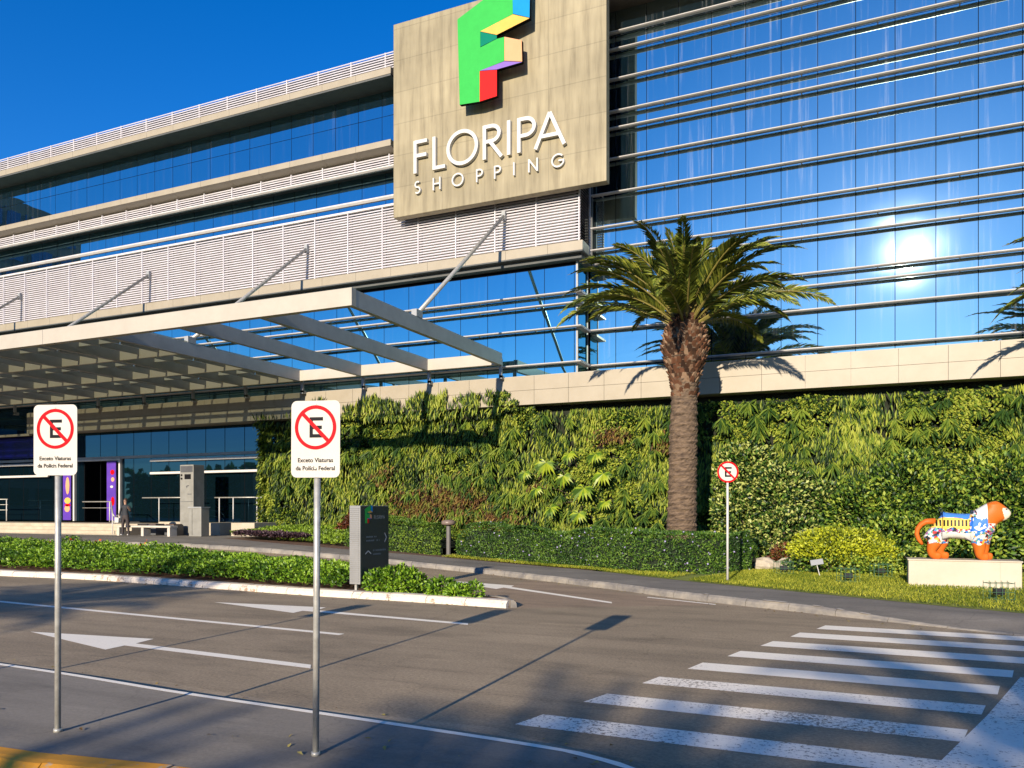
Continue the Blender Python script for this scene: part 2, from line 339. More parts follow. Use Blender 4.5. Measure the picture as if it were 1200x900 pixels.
def kerb_obj(name, line, width, h_fn, mat, seg=1.0, label=None, kind=None, closed=False, jit=0.0, rnd=.03, base=None):
    """a run of kerb stones: rounded profile swept on the LEFT of the line"""
    n = max(8, int(sum((Vector(a)-Vector(b)).length for a, b in zip(line, line[1:]))/.25)); P = resample(line, n); mb = MB(); prof = []
    for i, p in enumerate(P):
        t = (P[min(i+1, n-1)]-P[max(i-1, 0)]).normalized(); nn = Vector((-t.y, t.x)); hh = h_fn(p.x); g0 = gh(p.x, p.y) if base is None else base
        j = (random.random()-.5)*jit
        cross = [(0, -.05), (.008+j, hh*.5), (.022+j, hh-rnd*1.2), (.03+rnd+j, hh-.006), (width*.5, hh+.004), (width-.01, hh+.004), (width, -.05)]
        prof.append([(p.x+nn.x*a, p.y+nn.y*a, g0+b) for a, b in cross])
    k = 7; vs = [q for pr in prof for q in pr]
    step_ = 4; i0 = 0                              # kerb stones about a metre long with open joints
    while i0 < n-1:
        i1 = min(i0+step_, n-1); rows_ = [prof[i] for i in range(i0, i1+1)]
        dz = (random.random()-.5)*.012*(1 if jit else 0)
        a_, b_ = rows_[-1], rows_[-2]; rows_[-1] = [tuple(p+(q-p)*.055 for p, q in zip(u_, v_)) for u_, v_ in zip(a_, b_)]
        vv = [(q[0], q[1], q[2]+dz) for pr in rows_ for q in pr]; m_ = len(rows_)
        mb.add(vv, [(i*k+j, (i+1)*k+j, (i+1)*k+j+1, i*k+j+1) for i in range(m_-1) for j in range(k-1)]+[tuple(range(k)), tuple((m_-1)*k+j for j in range(k-1, -1, -1))])
        i0 = i1
    return mb.build(name, mat, smooth_=False)
tag(kerb_obj('path_kerb', path_near, .15, lambda u: ramp_h(u)+.004, M['kerb_grey'], jit=.015), kind='structure')
# lawn + planting bed behind the path
wall_line = [(-60, 31), (22, 31)]
A = resample(path_far, 200); lawnA = [p for p in A if p.x > -7.6]
vs, fs = strip(lawnA, [(-7.6, 30.8), (22, 30.8)], 80, 8, .156); mb = MB().add(vs, fs); tag(mb.build('lawn', M['lawn_base'], smooth_=True), kind='structure')
bedA = [p for p in A if -25.5 < p.x <= -7.5]
vs, fs = strip(bedA, [(-25.5, 30.8), (-7.5, 30.8)], 60, 6, .150); mb = MB().add(vs, fs); tag(mb.build('planting_bed', M['soil'], smooth_=True), kind='structure')
fc = [p for p in A if p.x <= -25.3]
vs, fs = strip(fc, [(-60, 30.9), (-25.3, 30.9)], 50, 6, .150); mb = MB().add(vs, fs); tag(mb.build('forecourt', M['path'], smooth_=True), kind='structure')

# near pavement island where the signs stand
edge_far = cr([(-60, 6.9), (-20, 6.6), (-9.73, 6.33), (-6.62, 6.12), (-4.41, 6.02), (-2.63, 5.93), (-2.0, 5.87), (-1.73, 5.8), (-1.5, 5.7), (-1.1, 5.35), (-.95, 4.95), (-1.2, 4.6)], 90)
edge_near = cr([(-60, 4.0), (-20, 4.0), (-9, 4.05), (-6.27, 4.1), (-5.05, 4.25), (-4.43, 4.35), (-3.4, 4.42), (-2.2, 4.45), (-1.2, 4.58)], 90)
vs, fs = strip(edge_near, edge_far, 120, 5, .15); mb = MB().add(vs, fs)
E0 = resample(edge_far, 120); n0 = len(mb.v)
for p in E0: mb.v += [(p.x, p.y, .15), (p.x, p.y, -.02)]
for i in range(119): mb.f.append((n0+2*i, n0+2*i+1, n0+2*i+3, n0+2*i+2)); mb.m.append(0)
tag(mb.build('pavement', M['island_top'], smooth_=False), kind='structure')
w0 = off(edge_far, -.0); w1 = off(edge_far, -.075)
vs, fs = strip(w0, w1, 160, 1, .154, flat=True); tag(MB().add(vs, fs).build('kerb_line', M['paint'], smooth_=True), kind='structure')
yl = [(p[0], p[1]-.26) for p in edge_near[:-1]]
yl = [Vector(p) for p in yl]
o = kerb_obj('yellow_kerb', yl, .27, lambda u: .152, M['kerb_yellow'], jit=.02, rnd=.05, base=0.0)
tag(o, kind='structure')

# planted island
ik = [(-60, 16.2), (-30, 16.0), (-24.5, 15.85), (-20.7, 16.0), (-17, 15.7), (-12.4, 15.22), (-9.5, 15.1), (-7.9, 14.98), (-6.75, 14.9)]
ik2 = [(-6.6, 15.1), (-6.9, 15.5), (-8.0, 16.1), (-11, 17.2), (-16, 18.8), (-22, 20.0), (-30, 20.8), (-60, 21)]
ik = [Vector(p) for p in cr(ik, 100)]; ik2 = [Vector(p) for p in cr(ik2, 100)]
wk = kerb_obj('white_kerb', ik, .30, lambda u: .155, M['kerb_white'], jit=.035, rnd=.05)
tag(wk, kind='structure')
tag(kerb_obj('island_back_kerb', ik2, .14, lambda u: .15, M['kerb_grey'], jit=.02), kind='structure')
ikb = [p for p in resample(off(ik, .25), 100)]; ikc = resample(ik2, 100)[::-1]
vs, fs = strip(ikb, ikc, 100, 6, .13); tag(MB().add(vs, fs).build('island_soil', M['soil'], smooth_=True), kind='structure')

# road markings ------------------------------------------------------
def sheet(name, polys, mat, dz=.004):
    mb = MB()
    for k, poly in enumerate(polys):
        n = len(poly); vs = [(x, y, gh(x, y)+dz) for x, y in poly]
        if sum(poly[i][0]*poly[(i+1)%n][1]-poly[(i+1)%n][0]*poly[i][1] for i in range(n)) < 0: vs = vs[::-1]
        mb.add(vs, [tuple(range(n))])
    return tag(mb.build(name, mat), kind='structure')
rows = [(6.88, 7.33, -3.03, -2.92), (7.98, 8.44, -2.72, -2.60), (9.12, 9.56, -2.38, -2.28), (10.18, 10.68, -2.06, -1.96), (11.28, 11.78, -1.73, -1.62), (12.34, 12.86, -1.41, -1.28), (13.42, 13.94, -1.07, -.96), (14.48, 14.98, -.73, -.61)]
ends = [.50, .78, 1.02, 1.3, 1.62, 2.0, 6, 6]
for i, (a, b, x0, x1) in enumerate(rows):
    e = [.52, .80, 1.08, 1.36, 1.66, 4.5, 5.5, 6][i]
    sheet('crosswalk_stripe', [[(x0, a), (e, a-.02), (e+.09, b-.02), (x1, b)]], M['paint_worn'] if i < 3 else M['paint'])
sheet('stop_line', [[(.40, 6.7), (1.12, 9.05), (1.75, 11.3), (2.55, 11.1), (1.85, 9.0), (1.10, 6.5), (.8, 5.9), (.2, 6.1)]], M['paint_worn'], .0085)
sheet('lane_line', [[(-30, 12.0), (-17.6, 11.33), (-7.8, 10.60), (-7.8, 10.75), (-17.6, 11.50), (-30, 12.18)]], M['paint'])
sheet('lane_arrow', [[(-12.74, 8.8), (-10.11, 8.12), (-10.15, 8.48), (-6.5, 8.23), (-6.65, 8.43), (-10.15, 8.68), (-10.25, 9.1)]], M['paint'])
sheet('lane_arrow', [[(-13.1, 13.25), (-10.3, 12.51), (-10.35, 12.85), (-6.4, 12.47), (-6.5, 12.66), (-10.15, 13.05), (-10.25, 13.48)]], M['paint'])
sheet('lane_arrow', [[(-11.4, 20.0), (-8.63, 18.40), (-8.6, 18.8), (-5.0, 16.6), (-5.08, 16.85), (-8.5, 19.05), (-8.57, 19.4)]], M['paint'])
sheet('gutter_line', [[(-4.6, 18.05), (-2.9, 17.25), (-2.9, 17.37), (-4.6, 18.17)]], M['paint'])

M['road_b'] = asphalt('road_asphalt_patch', (.37, .265, .17), (.27, .195, .125), .42)
sheet('road_patch', [[(-6.5, 15.05), (-2.9, 17.2), (-4.6, 18.25), (-6.6, 19.55), (-8.8, 21.0), (-8.8, 16.6), (-7, 15.75)]], M['road_b'], .002)
sheet('road_patch', [[(-9.2, 6.46), (-4.4, 6.12), (-2.2, 6.0), (-1.9, 6.25), (-3.2, 6.7), (-5.2, 6.6), (-7.6, 6.9)]], asphalt('dusty_gutter', (.46, .36, .23), (.33, .255, .165), .4), .002)
# ------------------------------------------------------------------ the building
bld = thing('shopping_centre', 'long shopping centre with blue mirror glass, white horizontal fins and cream bands', 'building', (-10.4, 31.5, 0))
def part(mb, name, mat, **k): return mb.build(name, mat, bld, **k)
# core volume (only a dark mass behind the glass)
part(MB().box(-70, -10.75, 34.6, 60, 0, 22.2).box(-10.6, 40, 34.8, 60, 0, 25.4), 'core', M['interior'])
# fascia: two rows of cream panels
mb = MB(); x = -43.6; k = 0; xsj = [x]
while x < 24: x += 1.49; xsj.append(x)
for a, b in zip(xsj, xsj[1:]):
    mb.box(a+.006, b-.006, 29.9, 30.0, 6.36, 6.945); mb.box(a+.006, b-.006, 29.9, 30.0, 6.957, 7.53)
part(mb, 'fascia', M['cream'])
part(MB().box(-43.6, 24.3, 30.003, 31.9, 6.37, 7.50).box(-43.6, 24.3, 29.98, 31.9, 7.532, 7.56), 'fascia_core', M['soffit_light'])
# wall behind the plants
part(MB().box(-26.4, 24.3, 30.9, 31.6, 0, 6.365), 'base_wall', M['dark_metal'])
# ground-floor glazing
mb = MB(); x = -58.5
mbj = MB()
while x < -26.5:
    if not (-40.95 < x+.65 < -37.4): mb.box(x+.02, x+1.28, 31.0, 31.05, 1.40, 4.86)
    mb.box(x+.02, x+1.28, 31.0, 31.05, 4.9, 6.34); mbj.box(x-.02, x+.02, 31.01, 31.09, 1.4, 6.34); x += 1.3
part(mb, 'shopfront_glass', M['glass_d']); part(mbj, 'shopfront_mullions', M['joint'])
part(MB().box(-58.5, -26.4, 31.0-.12, 31.06, 4.84, 4.98), 'transom', M['grey_metal'])
part(MB().box(-60, -26.4, 33.5, 34.4, 0, 7).box(-41, -37.3, 33.0, 33.4, 0, 7), 'lobby_back', M['interior'])
part(MB().box(-60, -43.7, 30.3, 30.36, 6.4, 8.0), 'side_upper_glass', M['glass_d'])
part(MB().box(-60, -43.7, 30.1, 30.3, 6.28, 6.4), 'side_cream_strip', M['cream'])
for z, xa, xb in ((3.92, -34.9, -26.5), (4.60, -34.9, -26.5), (3.92, -58, -43.0), (4.60, -58, -43.0)):
    part(MB().box(xa, xb, 30.72, 30.86, z, z+.13), 'sunshade_fin', M['white_metal'], bevel=.03)
# entrance door
dr = part(MB().box(-41.05, -40.93, 30.85, 31.02, 1.4, 4.84).box(-37.4, -37.28, 30.85, 31.02, 1.4, 4.84).box(-40.93, -37.4, 30.85, 31.02, 4.75, 4.84), 'entrance_door', M['white_metal'])
# left wing, lower glass
def curtain(name, x0, x1, y, levels, mat, step=1.305, start=None, jit=.0013, sunpane=None):
    mb = MB(); mj = MB(); x = start
    xs_ = []
    while x < x1+1e-6: xs_.append(x); x += step
    xs_ = [q for q in xs_ if q > x0+.05 and q < x1-.05]; xs_ = [x0]+xs_+[x1]
    for a, b in zip(xs_, xs_[1:]):
        for z0, z1 in zip(levels, levels[1:]):
            tx = random.gauss(0, jit); tz = random.gauss(0, jit)
            if sunpane and a < sunpane[0] < b and z0 < sunpane[1] < z1: tx, tz = sunpane[2], sunpane[3]
            g = .012
            n = 4; vs = []; fs = []
            for jz in range(n+1):
                for ix in range(n+1):
                    fx = ix/n; fz = jz/n
                    bow = .0022*(1-(2*fx-1)**2)*(1-(2*fz-1)**2)*random.choice((1, 1))
                    vs.append((a+g+(b-a-2*g)*fx, y+tx*(fx-.5)*2+tz*(fz-.5)*2-bow, z0+g+(z1-z0-2*g)*fz))
            for jz in range(n):
                for ix in range(n): fs.append((jz*(n+1)+ix, jz*(n+1)+ix+1, (jz+1)*(n+1)+ix+1, (jz+1)*(n+1)+ix))
            mb.add(vs, fs)
    for q in xs_: mj.box(q-.02, q+.02, y+.012, y+.1, levels[0], levels[-1])
    for z in levels: mj.box(x0, x1, y+.015, y+.09, z-.02, z+.02)
    o = part(mb, name, mat, smooth_=True); mj.build('mullions', M['joint'], o); return o
curtain('lower_glass', -60, -10.62, 30.4, [7.53, 8.02, 9.50, 10.86, 12.2], M['glass_l'], start=-59.03-1.305*0+.0)
# return of the lower glass towards the right wing
mb = MB(); 
for z0, z1 in zip([7.53, 9.5, 10.86], [9.48, 10.84, 12.2]): mb.add([(-10.6, 30.42, z0), (-10.6, 31.68, z0), (-10.6, 31.68, z1), (-10.6, 30.42, z1)], [(0, 1, 2, 3)])
part(mb, 'return_glass', M['glass_l']); part(MB().box(-10.66, -10.58, 30.36, 30.42, 7.53, 12.2).box(-10.63, -10.57, 31.62, 31.69, 7.53, 12.3), 'corner_post', M['grey_metal'])
def fin(x0, x1, y, z, ret=None):
    """a drooped oval blade: light top and nose, dark flat underside"""
    prof = [(y-.13, z-.03), (y-.10, z-.008), (y-.03, z+.004), (y+.10, z+.004), (y+.13, z-.01), (y+.13, z-.045), (y+.06, z-.078), (y-.06, z-.078), (y-.12, z-.052)]
    mb = MB().prism_x(prof, x0, x1)
    if ret:
        mb.box(x1-.26, x1-.002, y+.131, ret, z-.085, z+.012)
    xx = x0+.6
    while xx < x1: mb.box(xx-.02, xx+.02, y+.12, y+.36, z-.05, z-.02); xx += 2.61
    return part(mb, 'sunshade_fin', M['white_metal'])
for z in (8.05, 9.48, 10.44, 10.88): fin(-60, -10.33, 30.12, z, 31.3)
RF = [8.08, 9.54, 10.43, 10.90, 12.28, 12.87, 13.78, 15.15, 16.54, 17.79, 18.48, 19.8, 21.03, 21.74]
for z in RF: fin(-10.55, 24, 31.45, z)
curtain('right_glass', -10.5, 24, 31.7, [7.53]+RF+[22.75], M['glass_r'], start=-10.69, sunpane=(1.7, 11.5, -.0035, .001))
# lower coping under the louvre screen, and its soffit
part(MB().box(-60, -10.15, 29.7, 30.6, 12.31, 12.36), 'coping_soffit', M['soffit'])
mb = MB(); x = -60.
while x < -10.3:
    e = min(x+1.86, -10.15); mb.box(x+.005, e-.005, 29.7, 30.55, 12.362, 12.74); x += 1.86
part(mb, 'coping', M['cream'])
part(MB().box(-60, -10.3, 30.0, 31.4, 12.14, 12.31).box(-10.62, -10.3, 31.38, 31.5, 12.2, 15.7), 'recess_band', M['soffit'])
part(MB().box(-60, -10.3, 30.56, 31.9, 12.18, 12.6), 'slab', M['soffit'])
part(MB().box(-60, -10.66, 30.395, 30.45, 12.0, 12.14), 'head_trim', M['joint'])
# louvre screen
part(MB().box(-60, -10.7, 30.42, 30.5, 12.74, 15.6), 'screen_backing', pmat('screen_backing', (.17, .165, .165), None, 1, .7))
mb = MB(); z = 12.80
while z < 15.58:
    mb.prism_x([(30.05, z), (30.07, z-.010), (30.13, z+.050), (30.11, z+.072)], -60, -10.38)
    mb.add([(-10.37, 30.05, z), (-10.37, 31.38, z), (-10.45, 31.38, z+.065), (-10.45, 30.05, z+.065), (-10.36, 30.05, z-.01), (-10.36, 31.38, z-.01)], [(0, 3, 2, 1), (4, 0, 1, 5)])
    z += .117
part(mb, 'louvre_blades', M['louvre'])
mb = MB(); x = -10.42
while x > -60: mb.box(x-.022, x+.022, 30.035, 30.16, 12.745, 15.62); x -= 1.866
mb.box(-10.44, -10.37, 31.3, 31.38, 12.6, 15.62)
each(mb, 'louvre_post', M['louvre'], bld)
part(MB().box(-60, -10.34, 30.02, 30.2, 15.622, 15.73), 'louvre_rail', M['white_metal'], bevel=.02)
# middle glass band with rails
curtain('middle_glass', -60, -10.62, 30.8, [15.3, 17.62], M['glass_l'], start=-59.2)
part(MB().prism_x([(30.02, 16.06), (30.06, 16.14), (30.24, 16.15), (30.26, 16.0), (30.1, 15.98)], -60, -17), 'sunshade_fin', M['white_metal'])
part(MB().prism_x([(30.02, 17.40), (30.06, 17.48), (30.24, 17.48), (30.26, 17.36), (30.1, 17.34)], -60, -17), 'sunshade_fin', M['white_metal'])
mb = MB()
for z in (17.54, 17.65, 17.76, 17.87): mb.prism_x([(30.08, z), (30.1, z-.010), (30.16, z+.05), (30.14, z+.075)], -60, -17)
part(mb, 'small_louvre', M['louvre']); mb = MB()
x = -19.4
while x > -60: mb.box(x-.022, x+.022, 30.06, 30.18, 17.49, 17.98); x -= 1.83
each(mb, 'small_louvre_post', M['louvre'], bld)
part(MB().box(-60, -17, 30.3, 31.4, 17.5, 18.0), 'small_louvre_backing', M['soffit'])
# middle coping with bevelled underside
mb = MB(); x = -60.
while x < -19.2:
    e = min(x+1.86, -19.05); mb.prism_x([(29.7, 18.43), (30.79, 18.45), (30.79, 18.0), (30.2, 18.02), (29.7, 18.16)], x+.005, e-.005); x += 1.86
part(mb, 'middle_coping', M['cream'])
curtain('upper_glass', -60, -10.62, 30.8, [18.45, 20.12, 21.28], M['glass_l'], start=-59.4)
# roof: soffit, coping, louvred parapet
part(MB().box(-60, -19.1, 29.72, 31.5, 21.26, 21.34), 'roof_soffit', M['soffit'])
mb = MB(); x = -60.
while x < -19.2:
    e = min(x+1.86, -19.05); mb.box(x+.005, e-.005, 29.7, 30.6, 21.342, 21.64); x += 1.86
part(mb, 'roof_coping', M['cream'])
mb = MB()
for i in range(7): z = 21.69+.113*i; mb.prism_x([(29.88, z), (29.90, z-.010), (29.96, z+.055), (29.94, z+.078)], -60, -18.9)
part(mb, 'parapet_louvre', M['louvre']); mb = MB()
x = -19.5
while x > -60: mb.box(x-.022, x+.022, 29.90, 30.0, 21.64, 22.44); x -= 1.84
each(mb, 'parapet_post', M['louvre'], bld)
part(MB().box(-60, -18.9, 30.08, 30.12, 21.64, 22.40), 'parapet_back', M['grey_metal'])
part(MB().box(-60, -10.7, 30.4, 60, 22.2, 22.28), 'roof', M['grey_metal'])
# right wing roof overhang
part(MB().box(-10.6, 40, 29.9, 60, 22.75, 22.9), 'roof_soffit', pmat('soffit_brown', (.12, .10, .08), (.08, .07, .06), 1, .8))
part(MB().box(-10.6, 40, 29.7, 60, 22.92, 24.2), 'roof_coping', M['cream'])

# ------------------------------------------------------------------ the big sign
sg = thing('building_sign', 'huge square concrete sign panel with coloured letter logo above white words, on the glass facade', 'sign', (-13.9, 29.4, 14.7))
pn = MB().box(-18.75, -9.08, 29.4, 29.8, 14.78, 23.22).build('sign_panel', M['concrete'], sg, bevel=.02)
MB().box(-18.3, -9.4, 29.802, 30.02, 15.75, 22.9).build('panel_frame', M['joint'], sg)
F0, F1 = 28.78, 28.95
polys = {'green': [(-15.26, 22.23), (-12.8, 23.26), (-12.76, 21.81), (-14.21, 21.47), (-14.21, 20.82), (-13.47, 20.99), (-13.14, 20.99), (-13.14, 20.03), (-14.24, 19.88), (-14.24, 18.63), (-15.16, 18.69)],
 'red': [(-14.24, 18.63), (-13.47, 18.69), (-13.47, 19.74), (-14.24, 19.86)], 'purple': [(-14.24, 19.88), (-13.47, 19.76), (-12.36, 19.80), (-13.14, 20.01)],
 'peach': [(-13.13, 20.99), (-13.13, 20.03), (-12.36, 19.82), (-12.38, 20.67)], 'teal': [(-14.20, 21.45), (-14.20, 20.84), (-13.47, 21.0), (-13.47, 21.13)],
 'yellow': [(-14.21, 21.47), (-13.47, 21.15), (-12.04, 21.46), (-12.76, 21.79)], 'blue': [(-12.79, 23.26), (-12.75, 21.81), (-12.04, 21.48), (-12.02, 22.93)]}
for kk, (nm, po) in enumerate(polys.items()):
    MB().prism_y(po, F0-.002*kk, F1, 0, 1).build('logo_face', [M[nm], M['joint']], sg)
each(MB().box(-15.0, -14.5, 28.952, 29.4, 19.2, 19.5).box(-15.0, -14.5, 28.952, 29.4, 21.3, 21.6).box(-13.0, -12.5, 28.952, 29.4, 22, 22.3), 'logo_bracket', M['joint'], sg)
# stroke lettering ---------------------------------------------------
def arc(cx, cy, rx, ry, a0, a1, n=14): return [(cx+rx*math.cos(R(a0+(a1-a0)*i/n)), cy+ry*math.sin(R(a0+(a1-a0)*i/n))) for i in range(n+1)]
GL = {'F': [[(0, 0), (0, 1)], [(0, .95), (.42, .95)], [(0, .53), (.40, .53)]], 'L': [[(0, 0), (0, 1)], [(0, .05), (.38, .05)]],
 'O': [arc(.5, .5, .47, .47, 0, 360, 36)], 'R': [[(0, 0), (0, 1)], [(0, .95), (.24, .95)]+arc(.24, .73, .24, .22, 90, -90, 12)+[(0, .51)], [(.18, .51), (.56, .0)]],
 'I': [[(0, 0), (0, 1)]], 'P': [[(0, 0), (0, 1)], [(0, .95), (.22, .95)]+arc(.22, .71, .26, .24, 90, -90, 12)+[(0, .47)]],
 'A': [[(0, 0), (.44, .98)], [(.44, .98), (.88, 0)], [(.17, .33), (.71, .33)]], 'H': [[(0, 0), (0, 1)], [(.6, 0), (.6, 1)], [(0, .5), (.6, .5)]],
 'S': [arc(.26, .73, .21, .22, 45, 270, 12)[:-1]+arc(.26, .27, .23, .24, 90, -140, 14)], 'N': [[(0, 0), (0, 1)], [(0, .96), (.68, .04)], [(.68, 0), (.68, 1)]],
 'G': [arc(.5, .5, .47, .46, 42, 342, 26)+[(.94, .48), (.55, .48)]]}
def stroke(mb, pts, wd, ox, oz, s, y0, y1, mi=0):
    P = [Vector((ox+p[0]*s, oz+p[1]*s)) for p in pts]; P = [p for i, p in enumerate(P) if i == 0 or (p-P[i-1]).length > 1e-4]; closed = (P[0]-P[-1]).length < 1e-4; n = len(P); Lr = []
    for i in range(n):
        a = P[i-1] if i > 0 else (P[-2] if closed else None); b = P[i+1] if i < n-1 else (P[1] if closed else None)
        t = ((P[i]-a).normalized() if a is not None else Vector((0, 0)))+((b-P[i]).normalized() if b is not None else Vector((0, 0)))
        if t.length < 1e-6: t = Vector((1, 0))
        t.normalize(); nn = Vector((-t.y, t.x)); k = 1.
        if a is not None and b is not None:
            k = 1/max(.45, abs(nn.dot(Vector((-(b-P[i]).normalized().y, (b-P[i]).normalized().x)))))
        Lr.append((P[i]+nn*wd/2*k, P[i]-nn*wd/2*k))
    for i in range(n-1):
        (a0, a1), (b0, b1) = Lr[i], Lr[i+1]
        vs = [(q.x, y, q.y) for y in (y0, y1) for q in (a0, a1, b1, b0)]
        mb.add(vs, [(0, 1, 2, 3), (7, 6, 5, 4), (0, 4, 5, 1), (3, 2, 6, 7), (0, 3, 7, 4), (1, 5, 6, 2)], mi)
def letter(ch, x, z, s, wd, y0, y1, parent, mat):
    mb = MB()
    for k, st in enumerate(GL[ch]): stroke(mb, st, wd, x, z, s, y0-.0025*k, y1)
    return mb.build('letter', mat, parent)
H1 = 1.40
for ch, x in zip('FLORIPA', (-17.55, -16.62, -15.99, -14.25, -13.15, -12.70, -11.98)):
    letter(ch, x, 16.45, H1 if ch != 'O' else 1.42, .15, 29.22, 29.39, pn, M['chalk'])
for ch, x in zip('SHOPPING', (-17.6, -16.68, -15.78, -14.62, -13.80, -12.94, -12.28, -11.30)):
    letter(ch, x, 15.60, .53, .065, 29.27, 29.39, pn, M['chalk'])

# ------------------------------------------------------------------ entrance canopy
cp = thing('entrance_canopy', 'flat white steel entrance canopy, roofed to the left and open beams to the right', 'canopy', (-24, 29.9, 8.0))
mb = MB(); x = -13.6
for a, b in ((-60, -52), (-52, -42.2), (-42.2, -27), (-27, -13.6)): mb.box(a+.006, b-.006, 19.1, 19.32, 8.0, 8.52)
each(mb, 'front_beam', M['beam'], cp)
arms = [-13.6-3.4*i for i in range(14)]
for i, a in enumerate(arms):
    MB().box(a-.2, a-.012, 19.325, 29.6, 8.0, 8.5).build('arm', M['grey_metal'], cp)
    MB().box(a-.17, a-.05, 29.62, 29.74, 7.5, 8.3).box(a-.17, a-.05, 29.62, 29.895, 7.45, 7.6).build('stub_post', M['grey_metal'], cp)
for i, (a, b) in enumerate(zip(arms[1:], arms)):
    MB().box(a-.006, b-.206, 29.36, 29.56, 8.0, 8.47).build('rear_beam', M['beam'], cp)
for i, (a, b) in enumerate(zip(arms[4:], arms[3:])):
    x0, x1 = a-.006, b-.206
    for v in (22.5, 26.0): MB().box(x0, x1, v, v+.12, 8.02, 8.40).build('purlin', M['beam'], cp)
    mb = MB()
    for v in (20.7, 24.2, 27.8): mb.box(x0, x1, v, v+.1, 8.24, 8.40)
    each(mb, 'purlin', M['soffit_light'], cp)
    mb = MB()
    for xx in (x0+1.05, x0+2.13):
        for va, vb in ((19.33, 20.69), (20.81, 22.49), (22.63, 24.19), (24.31, 25.99), (26.13, 27.79), (27.91, 29.35)): mb.box(xx-.03, xx+.03, va, vb, 8.16, 8.40)
    each(mb, 'rib', M['grey_metal'], cp)
def frosted():
    m, t, out = nodes('frosted_roof_glass'); tr = N(t, 'ShaderNodeBsdfTransparent', Color=c4((.72, .76, .70))); tl = N(t, 'ShaderNodeBsdfTranslucent', Color=c4((.55, .56, .48))); df = N(t, 'ShaderNodeBsdfDiffuse', Color=c4((.30, .31, .28)))
    a = N(t, 'ShaderNodeMixShader', Fac=.5); t.links.new(tl.outputs[0], a.inputs[1]); t.links.new(df.outputs[0], a.inputs[2]); b = N(t, 'ShaderNodeMixShader', Fac=.60)
    t.links.new(a.outputs[0], b.inputs[1]); t.links.new(tr.outputs[0], b.inputs[2]); t.links.new(b.outputs[0], out.inputs[0]); return m
MB().box(-60, -23.82, 19.34, 29.9, 8.53, 8.545).build('roof', frosted(), cp)
for a in (-13.6, -23.8, -34.0, -44.2, -54.4):
    rod = MB().tube([(a-.1, 22.95, 8.62), (a-.1, 29.98, 14.3)], .075, 10).build('tie_rod', M['galv'], cp, smooth_=True)
    each(MB().box(a-.2, a, 22.75, 23.15, 8.505, 8.75).box(a-.18, a-.02, 29.9, 30.02, 14.1, 14.5), 'rod_bracket', M['grey_metal'], rod)

# ------------------------------------------------------------------ entrance steps, rails, furniture
st = thing('entrance_steps', 'broad cream stone steps in front of the dark glass entrance', 'steps', (-42, 28, .65))
mb = MB()
for i in range(4): mb.box(-60, -33.0+.0, 27.3+.34*i, 31.0, .6 if i == 0 else .8+.165*i-.165+.02, .8+.165*i+.03)
M['stone'] = pmat('cream_stone', (.50, .43, .32), (.40, .34, .25), 1.5, .7, bump=.1)
mb.build('stair', M['stone'], st)
each(MB().box(-33.0, -31.2, 29.6, 31, .6, 1.42).box(-30.0, -28.1, 28.8, 31, .6, 1.40).box(-27.2, -25.8, 28.6, 31, .6, 1.42).box(-31.2, -30, 29.8, 31, .6, 1.1), 'landing', M['stone'], st)
def rail(pts_top, posts, zlo, name='handrail', label=None, mid=()):
    t = thing(name, label, 'handrail', (pts_top[0][0], pts_top[0][1], zlo))
    MB().tube(pts_top, .03, 8).build('top_rail', M['galv'], t, smooth_=True)
    for dz in mid: MB().tube([(a, b, c-dz) for a, b, c in pts_top], .018, 6).build('lower_rail', M['galv'], t, smooth_=True)
    for (px, py, zt, zb) in posts: MB().tube([(px, py, zb), (px, py, zt)], .028, 8).build('post', M['white_metal'], t, smooth_=True)
    return t
rail([(-39.5+2.2, 28.6, 2.45), (-35.2, 28.6, 2.45), (-33.6, 27.4, 1.85), (-33.45, 27.4, 1.65)], [(-35.3, 28.6, 2.45, 1.4), (-33.75, 27.5, 1.9, .65)], 1.4, label='silver stair handrail sloping down beside the standing person', mid=(.32,))
rail([(-34.6, 30.0, 2.66), (-30.9, 30.0, 2.66)], [(-33.4, 30.0, 2.66, 1.42), (-31.3, 30.0, 2.66, 1.4)], 1.4, label='level white handrail behind the stone bench, left of the grey kiosk')
rail([(-29.6, 30.0, 2.64), (-26.6, 30.0, 2.64)], [(-29.3, 30.0, 2.64, 1.4), (-28.4, 30.0, 2.64, 1.4), (-26.9, 30.0, 2.64, 1.4)], 1.4, label='level white handrail between the grey kiosk and the green wall')
rail([(-48, 29.0, 2.62), (-43.9, 29.0, 2.62)], [(-46.9, 29.0, 2.62, 1.4), (-45.6, 29.0, 2.4, 1.4), (-44.0, 29.0, 2.62, 1.4)], 1.4, label='silver handrail at the far left edge beside the entrance doors', mid=(.3, .6))
# posters at the door
M['poster_purple'] = pmat('poster_purple', (.12, .045, .42), (.08, .03, .30), 1, .4)
def poster(x0, x1, blobs, label):
    t = thing('poster', label, 'poster', ((x0+x1)/2, 30.8, 1.42), group=None)
    MB().box(x0, x1, 30.76, 30.80, 1.45, 4.7).build('poster_sheet', M['poster_purple'], t)
    mb = MB()
    for (cx, cz, rx, rz, mi) in blobs:
        mb.prism_y([(cx+rx*math.cos(a*.5236), cz+rz*math.sin(a*.5236)) for a in range(12)], 30.745, 30.757, mi)
    mb.build('poster_print', [M['peach'], M['yellow'], M['sign_red'], M['chalk']], t.children[0])
poster(-41.75, -41.1, [(-41.35, 3.4, .16, .5, 0), (-41.35, 2.55, .26, .18, 1), (-41.35, 2.3, .25, .08, 2), (-41.38, 2.1, .22, .2, 0)], 'tall purple poster with orange and yellow shapes left of the entrance door')
